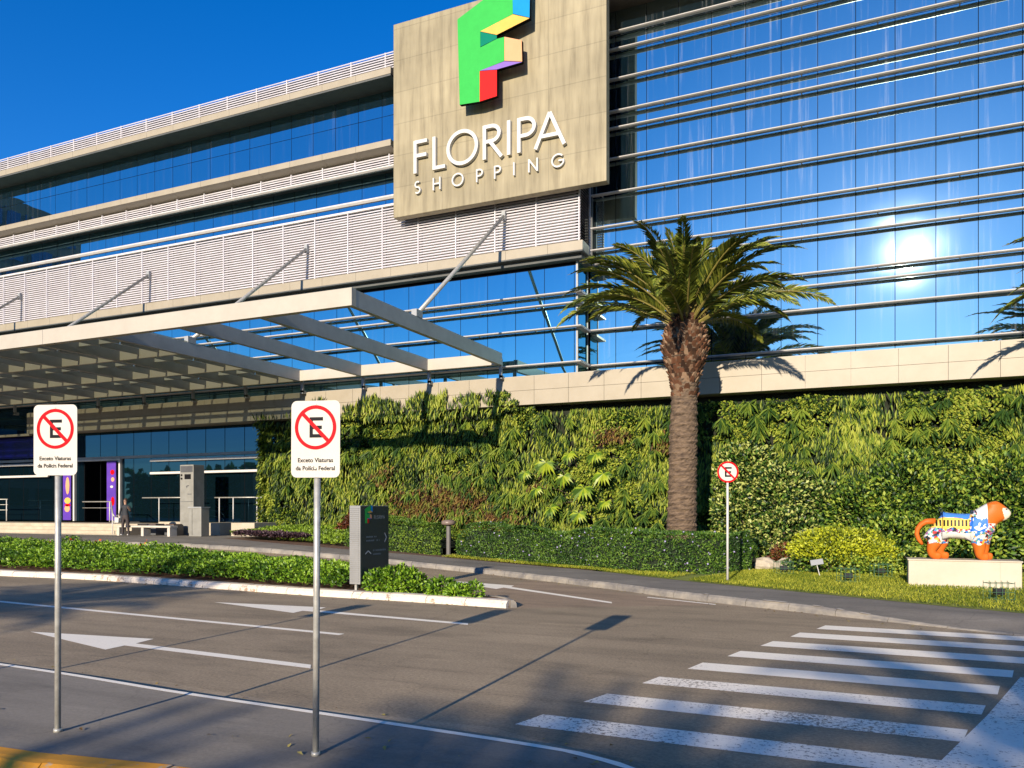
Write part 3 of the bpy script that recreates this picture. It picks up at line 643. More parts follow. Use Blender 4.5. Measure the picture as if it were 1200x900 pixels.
poster(-38.2, -37.5, [(-37.75, 4.1, .16, .14, 2), (-37.72, 3.7, .13, .12, 0), (-37.8, 3.3, .12, .07, 3), (-37.72, 2.5, .13, .25, 2)], 'narrow purple poster with small red marks right of the entrance door')
M['poster_blue'] = pmat('screen_blue', (.005, .005, .24), (.004, .004, .10), .5, .3)
tag(MB().box(-52, -42.5, 30.78, 30.84, 5.05, 6.3).build('wall_banner', M['poster_blue']), 'deep blue banner across the glass at the far left above the doors', 'banner')
# bench
M['bench'] = pmat('bench_stone', (.58, .53, .45), (.46, .42, .35), 2, .6)
bn = thing('stone_bench', 'long low pale stone bench on three legs before the entrance', 'bench', (-31, 27.1, .8))
MB().box(-32.7, -29.2, 26.85, 27.3, 1.20, 1.29).build('seat', M['bench'], bn, bevel=.01)
for x in (-32.6, -31.0, -29.32): MB().box(x-.08, x+.08, 26.87, 27.28, .79, 1.198).build('leg', M['bench'], bn)
M['dkgrey'] = pmat('dark_grey_plastic', (.09, .095, .10), (.07, .07, .075), 2, .5)
for i, (x, y) in enumerate(((-31.6, 28.2), (-30.2, 28.0))):
    t = thing('cube_planter', ('dark grey cube planter behind the middle of the stone bench', 'dark grey cube planter behind the right end of the stone bench')[i], 'planter', (x, y, .8))
    MB().box(x-.3, x+.3, y-.3, y+.3, .8, 1.32).build('planter_box', M['dkgrey'], t, bevel=.02); MB().box(x-.26, x+.26, y-.26, y+.26, 1.322, 1.35).build('planter_soil', M['soil'], t)
# kiosk
M['kiosk'] = pmat('kiosk_grey', (.27, .265, .235), (.21, .205, .18), 2, .5)
kx, ky = -30.0, 28.6
ks = thing('display_kiosk', 'tall grey kiosk tower with a small dark display, beside the stone bench', 'kiosk', (kx, ky, .8))
MB().box(kx-.45, kx+.42, ky, ky+.7, .8, 4.22).build('kiosk_body', M['kiosk'], ks, bevel=.015)
MB().box(kx-.40, kx+.38, ky-.012, ky-.002, 3.86, 4.16).build('top_window', M['dkgrey'], ks)
MB().box(kx-.14, kx+.26, ky-.014, ky-.002, 3.52, 3.76).build('display', M['sign_black'], ks)
mb = MB()
for z in (3.55, 3.72): mb.prism_y([(kx-.33+.05*math.cos(a*.785), z+.05*math.sin(a*.785)) for a in range(8)], ky-.03, ky-.002)
each(mb, 'camera_lens', M['sign_black'], ks.children[0])
each(MB().box(kx+.02, kx+.14, ky-.012, ky-.002, 3.18, 3.22).prism_y([(kx-.04, 3.2), (kx+.05, 3.2), (kx, 3.08)], ky-.012, ky-.002).box(kx+.05, kx+.3, ky-.012, ky-.002, 2.78, 2.81).box(kx-.4, kx+.4, ky-.010, ky-.002, 2.42, 2.44), 'fitting', M['dkgrey'], ks.children[0])
bx, by = -28.2, 27.4
cb = thing('metal_cabinet', 'waist-high grey metal cabinet standing right of the kiosk tower', 'cabinet', (bx, by, .8))
MB().box(bx-.42, bx+.34, by, by+.5, .8, 2.12).build('cabinet_body', M['kiosk'], cb, bevel=.015)
MB().box(bx-.22, bx-.205, by-.006, by-.001, .86, 2.06).build('door_gap', M['joint'], cb)
MB().box(bx-.45, bx+.37, by-.03, by+.53, 2.122, 2.17).build('cabinet_top', M['grey_metal'], cb)

# ------------------------------------------------------------------ traffic signs
M['sgtext'] = M['sign_black']
def text_mesh(txt, size, mat, name, parent, loc, rot=(R(90), 0, 0), bold=.0):
    cu = bpy.data.curves.new(name, 'FONT'); cu.body = txt; cu.size = size; cu.align_x = 'CENTER'; cu.align_y = 'CENTER'; cu.extrude = .0006; cu.offset = bold
    to = bpy.data.objects.new(name, cu); C.objects.link(to); dg = bpy.context.evaluated_depsgraph_get(); me = bpy.data.meshes.new_from_object(to.evaluated_get(dg))
    bpy.data.objects.remove(to); me.materials.clear(); me.materials.append(mat); o = bpy.data.objects.new(name, me); C.objects.link(o); o.parent = parent; o.location = loc; o.rotation_euler = rot; return o
def disc(mb, cx, cz, r, y0, y1, n=48, mi=0): mb.prism_y([(cx+r*math.cos(2*math.pi*i/n), cz+r*math.sin(2*math.pi*i/n)) for i in range(n)], y0, y1, mi)
def ring(mb, cx, cz, r0, r1, y0, y1, n=56, mi=0):
    for i in range(n):
        a, b = 2*math.pi*i/n, 2*math.pi*(i+1)/n
        q = [(cx+r*math.cos(t), cz+r*math.sin(t)) for r, t in ((r0, a), (r1, a), (r1, b), (r0, b))]
        vs = [(x, y, z) for y in (y0, y1) for x, z in q]
        mb.add(vs, [(0, 1, 2, 3), (7, 6, 5, 4), (1, 5, 6, 2), (0, 3, 7, 4)], mi)
def symbol(parent, cz, r, face):          # no-parking roundel, local coordinates, front at y = face
    mb = MB(); ring(mb, 0, cz, r*.84, r, face-.003, face); mb.build('red_ring', M['sign_red'], parent, world=False)
    mb = MB(); e = r*.46; t = r*.155
    mb.prism_y([(-e*.62, cz-e), (e*.78, cz-e), (e*.78, cz-e+t), (-e*.62+t, cz-e+t), (-e*.62+t, cz-t/2), (e*.66, cz-t/2), (e*.66, cz+t/2), (-e*.62+t, cz+t/2), (-e*.62+t, cz+e-t), (e*.78, cz+e-t), (e*.78, cz+e), (-e*.62, cz+e)], face-.002, face)
    mb.build('black_letter', M['sign_black'], parent, world=False)
    mb = MB(); a = R(45); dx, dz = math.cos(a)*r*.86, math.sin(a)*r*.86; ox, oz = math.sin(a)*r*.085, math.cos(a)*r*.085
    mb.prism_y([(-dx-ox, cz+dz-oz), (-dx+ox, cz+dz+oz), (dx+ox, cz-dz+oz), (dx-ox, cz-dz-oz)], face-.0042, face); mb.build('red_bar', M['sign_red'], parent, world=False)
def rrect(x0, x1, z0, z1, r, n=6):
    out = []
    for cx, cz, a0 in ((x1-r, z1-r, 0), (x0+r, z1-r, 90), (x0+r, z0+r, 180), (x1-r, z0+r, 270)):
        for i in range(n+1): out.append((cx+r*math.cos(R(a0+90*i/n)), cz+r*math.sin(R(a0+90*i/n))))
    return out
def parking_sign(x, y, rz, ztop, label, lean=0, hh=.59):
    t = thing('traffic_sign', label, 'road sign', (x, y, .15), R(rz), 'rectangular no parking signs on the near pavement'); T = ztop-.15
    mb = MB().tube([(0, .035, -.02), (0, .035, T-.05)], .025, 16).tube([(0, .035, 0), (0, .035, .03)], .034, 16); mb.build('pole', M['galv'], t, world=False, smooth_=True)
    pt_ = MB().prism_y(rrect(-.2, .2, T-hh, T, .045), -.001, .003).build('sign_plate', M['sign_white'], t, world=False)
    each(MB().box(-.09, .09, .004, .012, T-.2, T-.17).box(-.09, .09, .004, .012, T-hh+.12, T-hh+.15).tube([(0, .035, T-.2), (0, .035, T-.165)], .03, 12).tube([(0, .035, T-hh+.12), (0, .035, T-hh+.155)], .03, 12), 'clamp', M['galv'], t, world=False)
    mb = MB()
    for z in (T-.025, T-hh+.07): disc(mb, 0, z, .007, -.005, -.001, 10)
    each(mb, 'bolt', M['galv'], pt_, world=False)
    symbol(pt_, T-.205, .17, -.0015)
    text_mesh('Exceto Viaturas', .046, M['sign_black'], 'sign_text', pt_, (0, -.003, T-.458), bold=.0008)
    text_mesh('da Pol\u00edcia Federal', .046, M['sign_black'], 'sign_text', pt_, (0, -.003, T-.520), bold=.0008)
    t.rotation_euler = (0, R(lean), R(rz)); return t
parking_sign(-3.855, 4.92, 13, 2.885, 'right and nearer no parking sign on a galvanised pole, before the green wall', .35)
parking_sign(-6.275, 4.55, 17, 2.94, 'left and farther no parking sign on a galvanised pole, before the entrance', .1, .60)
parking_sign(-9.35, 4.25, 15, 2.90, 'third no parking sign standing outside the left edge, only its shadow in view', 0)
rs = thing('round_traffic_sign', 'small round red and white no parking sign on a thin white pole by the lawn', 'road sign', (-3.2, 20.95, .15), R(24))
MB().tube([(0, .03, -.02), (0, .03, 2.96)], .03, 14).tube([(0, .03, 0), (0, .03, .03)], .045, 12).build('pole', M['white_metal'], rs, world=False, smooth_=True)
mb = MB(); disc(mb, 0, 2.87, .275, 0, .004); rp_ = mb.build('sign_plate', M['sign_white'], rs, world=False); symbol(rp_, 2.87, .275, -.0015)

# ------------------------------------------------------------------ totem sign on the planted island
M['totem_dark'] = pmat('totem_slate', (.022, .038, .042), (.017, .030, .034), 1, .4)
M['totem_side'] = pmat('totem_side_grey', (.30, .30, .29), (.26, .26, .25), 2, .45, .3)
tt = thing('totem_sign', 'dark slate totem sign with small logo and arrows, standing in the island shrubs', 'sign', (-10.86, 16.0, .13))
def ribbed(): 
    mb = MB().box(-11.01, -10.712, 15.37, 16.58, .30, 2.14); z = .42
    return mb
ribbed().build('totem_body', [M['totem_side']], tt, bevel=.008)
mb = MB(); z = .36
while z < 2.1: mb.box(-10.99, -10.735, 15.352, 15.368, z, z+.018); z += .045
mb.build('side_ribs', M['totem_side'], tt)
tf_ = MB().box(-10.71, -10.70, 15.385, 16.565, .31, 2.13).build('totem_face', M['totem_dark'], tt)
for y in (15.45, 16.45): MB().box(-10.9, -10.84, y-.03, y+.03, .1, .298).build('foot', M['galv'], tt)
mb = MB(); s0 = .11; cy, cz = 15.52+.02, 1.72
for k, (nm, po) in enumerate(polys.items()):
    vs = [(-10.698+.0006*k, cy+(x+15.26)*s0*.9, cz+(z-18.6)*s0*.85) for x, z in po]; n = len(vs); mb.add(vs, [tuple(range(n))], k)
mb.build('totem_logo', [M[n_] for n_ in polys], tf_)
M['dimtext'] = flat('dim_text', (.26, .30, .30)); rx = (R(90), 0, R(90))
def ttext(s, size, y, z, mat): text_mesh(s, size, mat, 'totem_text', tf_, (-10.6985-(-10.86), y-16.0, z-.13), rx)
ttext('FLORIPA', .125, 16.16, 1.86, M['dimtext'])
rt_ = random.Random(5)                          # faded lines of small lettering, too worn to read
for y0_, y1_, z_ in ((15.60, 16.02, 1.40), (15.60, 16.16, 1.31), (15.88, 16.44, 1.07), (15.88, 16.22, .98)):
    mb = MB(); y_ = y0_
    while y_ < y1_:
        w_ = rt_.uniform(.018, .034)
        if rt_.random() > .12: mb.add([(-10.6975, y_, z_-.018), (-10.6975, y_+w_, z_-.018), (-10.6975, y_+w_, z_+rt_.choice((.014, .026))), (-10.6975, y_, z_+.018)], [(0, 1, 2, 3)])
        y_ += w_+.012
    mb.build('faded_lettering', M['dimtext'], tf_)
def chev(pts):
    mb = MB(); pts = [Vector(p) for p in pts]
    for a, b in zip(pts, pts[1:]):
        t = (b-a).normalized(); nn = Vector((-t.y, t.x))*.014; q = [a-nn, b-nn, b+nn, a+nn]
        mb.add([(-10.697, p.x, p.y) for p in q], [(0, 1, 2, 3)])
    return mb.build('arrow_mark', M['chalk'], tf_)
chev([(16.38, 1.48), (16.46, 1.37), (16.38, 1.26)]); chev([(15.56, 1.0), (15.68, 1.07), (15.80, 1.0)])

# ------------------------------------------------------------------ lawn furniture
bl = thing('bollard_light', 'mushroom-topped brown bollard light in a gap of the long hedge', 'bollard', (-14.0, 25.7, .25))
g0 = gh(-14, 25.7)+.15
MB().tube([(-14, 25.7, g0), (-14, 25.7, g0+1.15)], .085, 14).tube([(-14, 25.7, g0), (-14, 25.7, g0+.04)], .2, 14).build('post', pmat('bollard_brown', (.13, .12, .11), None, 5, .5), bl, smooth_=False)
MB().tube([(-14, 25.7, g0+1.15), (-14, 25.7, g0+1.2), (-14, 25.7, g0+1.3), (-14, 25.7, g0+1.35)], [.2, .27, .26, .14], 20).build('cap', pmat('bollard_cap', (.20, .15, .12), None, 5, .4), bl, smooth_=True)
M['cage'] = pmat('cage_green', (.05, .12, .06), None, 3, .5)
def floodlight(x, y, label):
    t = thing('garden_floodlight', label, 'floodlight', (x, y, .156), R(20), 'caged garden floodlights on the lawn')
    MB().box(-.10, .10, -.05, .05, .14, .27).box(-.085, .085, -.06, -.052, .155, .255).build('lamp_body', M['dark_metal'], t, world=False, bevel=.01)
    mb = MB()
    for a in (-.24, -.12, 0, .12, .24):
        for b in (-.14, .14): mb.tube([(a, b, 0), (a, b, .42)], .006, 5)
    for b in (-.14, .14):
        for z in (.06, .2, .38): mb.tube([(-.24, b, z), (.24, b, z)], .006, 5)
    for a in (-.24, .24): mb.tube([(a, -.14, .38), (a, .14, .38)], .006, 5)
    mb.build('wire_cage', M['cage'], t, world=False)
    MB().box(-.28, .28, -.18, .18, 0, .02).build('base_plate', M['cage'], t, world=False)
floodlight(-2.1, 24.0, 'small caged floodlight at the foot of the hedge end, leftmost on the lawn')
floodlight(-.35, 21.9, 'small caged floodlight on the lawn before the yellow shrub, nearer the path')
floodlight(.45, 24.0, 'small caged floodlight on the lawn between yellow shrub and plinth')
floodlight(2.55, 18.9, 'small caged floodlight on the lawn before the right end of the plinth')
pq = thing('plant_label', 'small white plaque on a leaning stake before the yellow shrub', 'plaque', (-1.15, 23.6, .156), R(20))
MB().tube([(.06, 0, 0), (-.03, 0, .34)], .012, 6).build('stake', M['white_metal'], pq, world=False)
MB().add([(-.2, -.05, .33), (.14, -.05, .38), (.14, .05, .52), (-.2, .05, .47), (-.2, -.04, .325), (.14, -.04, .375), (.14, .06, .515), (-.2, .06, .465)], [(0, 1, 2, 3), (7, 6, 5, 4), (0, 4, 5, 1), (2, 6, 7, 3), (1, 5, 6, 2), (0, 3, 7, 4)]).build('plaque', M['grey_metal'], pq, world=False)
M['rock'] = pmat('pale_rock', (.50, .44, .34), (.34, .30, .24), 4, .85, bump=.4, bscale=12)
def rock(x, y, z, sx, sy, sz, label, name='garden_rock'):
    vs = []; fs = []; n, m_ = 12, 7
    for j in range(m_+1):
        for i in range(n):
            th = math.pi*j/m_; ph = 2*math.pi*i/n; k = 1+.25*(random.random()-.5)
            vs.append((x+sx*math.sin(th)*math.cos(ph)*k, y+sy*math.sin(th)*math.sin(ph)*k, z+sz*math.cos(th)*k))
    for j in range(m_):
        for i in range(n): fs.append((j*n+i, (j+1)*n+i, (j+1)*n+(i+1) % n, j*n+(i+1) % n))
    tag(MB().add(vs, fs).build(name, M['rock']), label, 'rock', 'pale rocks edging the shrub bed')
rock(-2.9, 26.2, .3, .42, .25, .22, 'left of the pale rocks beside the end of the hedge'); rock(-2.15, 26.0, .3, .40, .25, .24, 'middle pale rock between hedge and yellow shrub'); rock(-1.5, 25.8, .28, .36, .22, .2, 'right of the pale rocks, touching the yellow shrub')
# chips of white kerb paint / litter along the path kerb
def on_kerb(u0, u1, a, b):
    P_ = [p for p in resample(path_near, 6000) if u0 < p.x < u1]; Q = off(P_, a); R_ = off(P_, b); vs, fs = strip(Q, R_, 6, 1, .0); 
    vs = [(x, y, z+ramp_h(x)+.0125) for x, y, z in vs]; tag(MB().add(vs, fs).build('kerb_paint', M['kerb_white']), kind='structure')
for u0, u1 in ((-1.95, -1.45), (-.95, -.75), (-.5, -.38), (-.1, .08), (-10.9, -10.2), (-6.9, -6.75), (-3.3, -3.2)): on_kerb(u0, u1, .03, .14)
# drain slot lids on the pavement
# ------------------------------------------------------------------ plinth and statue
pl = thing('statue_plinth', 'long low cream plinth on the lawn carrying the painted animal statue', 'plinth', (2.1, 22, .156))
M['plinth'] = pmat('plinth_cream', (.50, .44, .34), (.45, .40, .30), 1.5, .6, bump=.05)
MB().box(1.02, 3.40, 21.72, 22.45, .12, .80).build('plinth_body', M['plinth'], pl, bevel=.012)
MB().box(1.0, 3.42, 21.70, 22.47, .802, .835).build('plinth_top', M['plinth'], pl, bevel=.006)
MB().box(2.96, 3.385, 21.708, 21.716, .14, .79).build('access_panel', M['plinth'], pl)

def skin(name, joints, edges, root, sub=2):
    me = bpy.data.meshes.new(name); ks = list(joints); ix = {k: i for i, k in enumerate(ks)}
    me.from_pydata([joints[k][:3] for k in ks], [(ix[a], ix[b]) for a, b in edges], []); o = bpy.data.objects.new(name, me); C.objects.link(o)
    o.modifiers.new('s', 'SKIN'); sv = me.skin_vertices[0].data
    for k in ks:
        r = joints[k][3]; r = (r, r) if not isinstance(r, (tuple, list)) else r
        sv[ix[k]].radius = r; sv[ix[k]].use_root = (k == root)
    sm = o.modifiers.new('d', 'SUBSURF'); sm.levels = sub; sm.render_levels = sub
    dg = bpy.context.evaluated_depsgraph_get(); m2 = bpy.data.meshes.new_from_object(o.evaluated_get(dg)); bpy.data.objects.remove(o)
    m2.polygons.foreach_set('use_smooth', [True]*len(m2.polygons)); return m2
def sphere_mesh(mb, c, r, n=10, m_=7, mi=0):
    vs = []; fs = []; r = r if isinstance(r, (tuple, list)) else (r, r, r)
    for j in range(m_+1):
        for i in range(n):
            th = math.pi*j/m_; ph = 2*math.pi*i/n; vs.append((c[0]+r[0]*math.sin(th)*math.cos(ph), c[1]+r[1]*math.sin(th)*math.sin(ph), c[2]+r[2]*math.cos(th)))
    for j in range(m_):
        for i in range(n): fs.append((j*n+i, (j+1)*n+i, (j+1)*n+(i+1) % n, j*n+(i+1) % n))
    return mb.add(vs, fs, mi)
# statue: big-cat shape facing right, 2.1 m long
stt = thing('painted_animal_statue', 'big cat statue with orange head, legs and tail and colourful painted body', 'statue', (2.15, 22.08, .835))
J = {'rump': (-.62, 0, .93, (.40, .40)), 'loin': (-.40, 0, .94, (.38, .38)), 'belly': (-.08, 0, .93, (.37, .37)), 'chest': (.24, 0, .90, (.42, .42)), 'shoul': (.46, 0, .95, (.42, .42)),
     'neck': (.66, 0, 1.14, (.36, .36)), 'neck2': (.80, 0, 1.28, (.32, .32)), 'head': (.95, 0, 1.33, (.29, .29)), 'muz': (1.13, 0, 1.24, (.19, .18)), 'nose': (1.23, 0, 1.18, (.13, .125))}
Ed = [('rump', 'loin'), ('loin', 'belly'), ('belly', 'chest'), ('chest', 'shoul'), ('shoul', 'neck'), ('neck', 'neck2'), ('neck2', 'head'), ('head', 'muz'), ('muz', 'nose')]
def leg(nm, att, side, pts):
    prev = att
    for i, (x, z, r) in enumerate(pts):
        k = f'{nm}{i}'; J[k] = (x, side*(.15 if i > 0 else .13), z, r); Ed.append((prev, k)); prev = k
for s, dx in ((-1, 0.), (1, .22)):
    leg('h%d' % s, 'rump', s, [(-.66+dx*.3, .66, .28), (-.60+dx, .46, .21), (-.72+dx, .28, .15), (-.70+dx, .14, .135), (-.62+dx, .08, (.13, .085)), (-.45+dx, .07, (.13, .072))])
for s, dx in ((-1, 0.), (1, .13)):
    leg('f%d' % s, 'shoul', s, [(.46+dx*.3, .66, .27), (.45+dx, .46, .20), (.49+dx, .27, .155), (.48+dx, .13, .14), (.57+dx, .08, (.13, .085)), (.72+dx, .07, (.13, .072))])
J['ear1'] = (.86, -.20, 1.56, .07); J['ear2'] = (.86, .20, 1.56, .07); Ed += [('head', 'ear1'), ('head', 'ear2')]
stt.scale = (.86, .86, .88)
me = skin('statue_body', J, Ed, 'belly', 2)
def statue_paint():
    m, t, out = nodes('statue_paint'); b = N(t, 'ShaderNodeBsdfPrincipled', Roughness=.5); b.inputs['Specular IOR Level'].default_value = .25; t.links.new(b.outputs[0], out.inputs[0])
    tc = N(t, 'ShaderNodeTexCoord'); sp = N(t, 'ShaderNodeSeparateXYZ'); t.links.new(tc.outputs['Object'], sp.inputs[0])
    def mth(op, a, b_=None):
        n = N(t, 'ShaderNodeMath', _operation=op)
        for i, v in enumerate((a, b_)):
            if v is None: continue
            if isinstance(v, (int, float)): n.inputs[i].default_value = v
            else: t.links.new(v, n.inputs[i])
        return n.outputs[0]
    def band(v, lo, hi): return mth('MULTIPLY', mth('GREATER_THAN', v, lo), mth('LESS_THAN', v, hi))
    nz = N(t, 'ShaderNodeTexNoise', Scale=4, Detail=2); t.links.new(tc.outputs['Object'], nz.inputs[0]); w_ = mth('MULTIPLY', mth('SUBTRACT', nz.outputs[0], .5), .22)
    X = mth('ADD', sp.outputs[0], w_); Z = mth('ADD', sp.outputs[2], w_); x, z = sp.outputs[0], sp.outputs[2]
    def over(base, fac, col):
        mx = N(t, 'ShaderNodeMix', _data_type='RGBA'); t.links.new(fac, mx.inputs[0])
        if hasattr(base, 'links'): t.links.new(base, mx.inputs[6])
        else: mx.inputs[6].default_value = c4(base)
        if hasattr(col, 'links'): t.links.new(col, mx.inputs[7])
        else: mx.inputs[7].default_value = c4(col)
        return mx.outputs[2]
    def cells(scale, stops, rnd=1.):
        v = N(t, 'ShaderNodeTexVoronoi', Scale=scale); t.links.new(tc.outputs['Object'], v.inputs[0]); v.inputs['Randomness'].default_value = rnd
        s2 = N(t, 'ShaderNodeSeparateColor'); t.links.new(v.outputs['Color'], s2.inputs[0]); r = ramp(t, stops, 'CONSTANT'); t.links.new(s2.outputs[0], r.inputs[0]); return r.outputs[0]
    O = (.56, .13, .014)
    patch = cells(17, [(0, (.70, .68, .62)), (.30, (.50, .03, .03)), (.40, (.05, .20, .50)), (.52, (.72, .38, .05)), (.62, (.03, .03, .04)), (.72, (.10, .34, .28)), (.80, (.35, .12, .30)), (.86, (.62, .60, .56))])
    col = over(O, mth('GREATER_THAN', Z, .43), patch)                                   # painted motifs above the knees
    col = over(col, mth('MULTIPLY', band(X, -.5, .3), band(Z, .52, .74)), (.72, .71, .66))   # pale belly
    blu = cells(15, [(0, (.03, .17, .62)), (.72, (.75, .75, .75))])
    col = over(col, mth('MULTIPLY', band(X, .24, .66), band(Z, .78, 1.16)), blu)              # blue shoulder with white clouds
    # row of dark arches on a yellow wall along the flank
    s = mth('FRACT', mth('MULTIPLY', mth('ADD', x, 5.), 11.)); arch = mth('MULTIPLY', band(s, .25, .78), band(z, .92, 1.09)); 
    wall = over((.80, .56, .10), arch, (.015, .013, .012)); col = over(col, mth('MULTIPLY', band(X, -.74, .22), band(Z, .86, 1.13)), wall)
    col = over(col, mth('MULTIPLY', band(x, -.7, .22), mth('GREATER_THAN', Z, 1.14)), (.06, .22, .62))   # blue along the spine
    col = over(col, mth('MULTIPLY', band(X, .40, .66), mth('GREATER_THAN', Z, 1.14)), (.74, .72, .68))
    col = over(col, mth('MULTIPLY', mth('GREATER_THAN', x, .66), mth('GREATER_THAN', z, 1.0)), O)
    col = over(col, mth('MULTIPLY', mth('GREATER_THAN', X, 1.04), mth('LESS_THAN', z, 1.42)), (.78, .66, .50))      # pale muzzle
    t.links.new(col, b.inputs['Base Color']); return m
me.materials.clear(); me.materials.append(statue_paint())
sb = bpy.data.objects.new('statue_body', me); C.objects.link(sb); sb.parent = stt
M['st_orange'] = pmat('statue_orange', (.58, .14, .015), (.50, .11, .012), 5, .5, spec=.25)
tail = MB().tube([(-.60, 0, 1.05), (-.84, 0, 1.04), (-.97, 0, .96), (-1.06, 0, .83), (-1.08, 0, .69), (-1.04, 0, .56), (-.98, 0, .46), (-.93, 0, .39)], [.09, .085, .076, .07, .066, .062, .055, .035], 12).build('tail', M['st_orange'], stt, smooth_=True, world=False)
mb = MB(); sphere_mesh(mb, (1.345, 0, 1.235), (.03, .05, .035)); mb.build('nose', M['sign_black'], sb, world=False, smooth_=True)
mb = MB()
for s in (-1, 1): sphere_mesh(mb, (1.12, s*.175, 1.39), (.032, .025, .016))
each(mb, 'eye', M['sign_black'], sb, world=False, smooth_=True)
MB().tube([(1.14, -.125, 1.15), (1.22, -.105, 1.12), (1.30, -.06, 1.13), (1.315, 0, 1.135), (1.30, .06, 1.13), (1.22, .105, 1.12), (1.14, .125, 1.15)], .008, 5).build('mouth', M['sign_black'], sb, world=False)

# ------------------------------------------------------------------ person by the steps
pz = .8; ps = thing('person', 'person in dark jacket and trousers standing by the stairs holding a white bag', 'person', (-31.9, 26.7, pz), R(15))
PJ = {'pel': (0, 0, .93, (.15, .10)), 'waist': (0, 0, 1.08, (.14, .10)), 'chest': (0, .0, 1.30, (.18, .12)), 'neckb': (0, 0, 1.46, .07), 'neck': (0, 0, 1.52, .052), 'head0': (0, -.01, 1.60, (.072, .082)), 'head1': (0, -.005, 1.68, (.078, .09)), 'crown': (0, 0, 1.735, (.05, .055))}
PE = [('pel', 'waist'), ('waist', 'chest'), ('chest', 'neckb'), ('neckb', 'neck'), ('neck', 'head0'), ('head0', 'head1'), ('head1', 'crown')]
for s, hand in ((-1, (-.20, -.16, .98)), (1, (.34, -.26, 1.30))):
    t_ = 'l' if s < 0 else 'r'; el = (-.27, .0, 1.14) if s < 0 else (.29, -.02, 1.13)
    PJ['sh'+t_] = (s*.19, 0, 1.41, .065); PJ['el'+t_] = (*el, .045); PJ['wr'+t_] = (*hand, .03)
    hv = (Vector(hand)-Vector(el)).normalized(); pm = Vector(hand)+hv*.06; PJ['pm'+t_] = (*pm, (.035, .02))
    PE += [('chest', 'sh'+t_), ('sh'+t_, 'el'+t_), ('el'+t_, 'wr'+t_), ('wr'+t_, 'pm'+t_)]
    sd = hv.orthogonal().normalized()
    for q in range(5):
        o1 = sd*(-.03+.018*q) if q < 4 else sd*.045-hv*.04; ln = (.045, .055, .058, .048, .03)[q]
        PJ[f'f{q}a'+t_] = (*(pm+o1+hv*.015), .009); PJ[f'f{q}b'+t_] = (*(pm+o1*1.1+hv*(.015+ln)+Vector((0, 0, -.012))), .008)
        PE += [('pm'+t_, f'f{q}a'+t_), (f'f{q}a'+t_, f'f{q}b'+t_)]
    PJ['hp'+t_] = (s*.10, 0, .86, .10); PJ['kn'+t_] = (s*.12, -.03 if s < 0 else .02, .48, .065); PJ['an'+t_] = (s*.13, 0 if s < 0 else .06, .10, .045); PJ['to'+t_] = (s*.15, -.15 if s < 0 else -.08, .045, (.045, .035))
    PE += [('pel', 'hp'+t_), ('hp'+t_, 'kn'+t_), ('kn'+t_, 'an'+t_), ('an'+t_, 'to'+t_)]
me = skin('person_body', PJ, PE, 'pel', 1)
mats = [pmat('jacket_dark', (.025, .028, .035), None, 5, .8), pmat('trousers_brown', (.045, .035, .035), None, 5, .8), pmat('skin_tone', (.42, .24, .16), None, 5, .5), pmat('shoe_pale', (.6, .58, .55), None, 5, .6)]
me.materials.clear()
for m_ in mats: me.materials.append(m_)
for p in me.polygons:
    c = p.center; p.material_index = 3 if c.z < .09 else 1 if c.z < .95 and abs(c.x) < .19 and c.y > -.17 else 2 if c.z > 1.49 or (c.x > .31 and c.z > 1.18) or (c.x < -.17 and c.z < 1.0) else 0
pb = bpy.data.objects.new('person_body', me); C.objects.link(pb); pb.parent = ps
hair = MB(); sphere_mesh(hair, (0, .018, 1.70), (.088, .095, .085), 14, 9); hair.build('hair', pmat('hair_brown', (.05, .022, .012), None, 8, .7), ps, world=False, smooth_=True)
mb = MB(); sphere_mesh(mb, (-.028, -.098, 1.66), .011, 6, 4); sphere_mesh(mb, (.028, -.098, 1.66), .011, 6, 4); each(mb, 'eye', M['sign_black'], pb, world=False)
mb = MB(); sphere_mesh(mb, (0, -.108, 1.635), (.013, .018, .02), 6, 4); mb.build('nose', mats[2], pb, world=False)
bgw = thing('white_bag', 'small white bag held low in the left hand of the standing person', 'bag', (-32.15, 26.45, pz+.62))
MB().prism_y([(-.14, 0), (.12, 0), (.15, .24), (-.12, .26)], -.05, .05).build('bag_body', M['chalk'], bgw, world=False, bevel=.02)
MB().tube([(-.08, 0, .25), (-.05, 0, .36), (.04, 0, .36), (.08, 0, .25)], .008, 6).build('bag_handle', M['chalk'], bgw, world=False)

# ------------------------------------------------------------------ foliage
def unit(a): return a/np.maximum(np.linalg.norm(a, axis=1, keepdims=True), 1e-9)
def leaf_mesh(name, P, D, Nn, L, Wd, mat, parent=None, tip=.5, fold=.0, loc=None):
    """P base points, D growth directions, Nn face normals, L lengths, Wd widths: each leaf is a bent four-quad blade of its own"""
    n = len(P); D = unit(D); S_ = unit(np.cross(D, Nn)); Nn = np.cross(S_, D); L = L.reshape(-1, 1); Wd = Wd.reshape(-1, 1)
    mid = P+D*L*.5+Nn*L*.06; tp = P+D*L+Nn*(-L*.12)
    v = np.stack([P, mid+S_*Wd*.5, tp, mid-S_*Wd*.5, ], 1).reshape(-1, 3)
    if loc is not None: v = v-np.array(loc)
    me = bpy.data.meshes.new(name); me.vertices.add(4*n); me.vertices.foreach_set('co', v.astype(np.float32).ravel())
    i = np.arange(n)*4; tri = np.stack([i, i+1, i+2, i, i+2, i+3], 1).ravel()
    me.loops.add(6*n); me.loops.foreach_set('vertex_index', tri.astype(np.int32)); me.polygons.add(2*n)
    me.polygons.foreach_set('loop_start', (np.arange(2*n)*3).astype(np.int32)); me.update(calc_edges=True); me.validate()
    me.materials.append(mat); o = bpy.data.objects.new(name, me); C.objects.link(o); o.parent = parent; return o
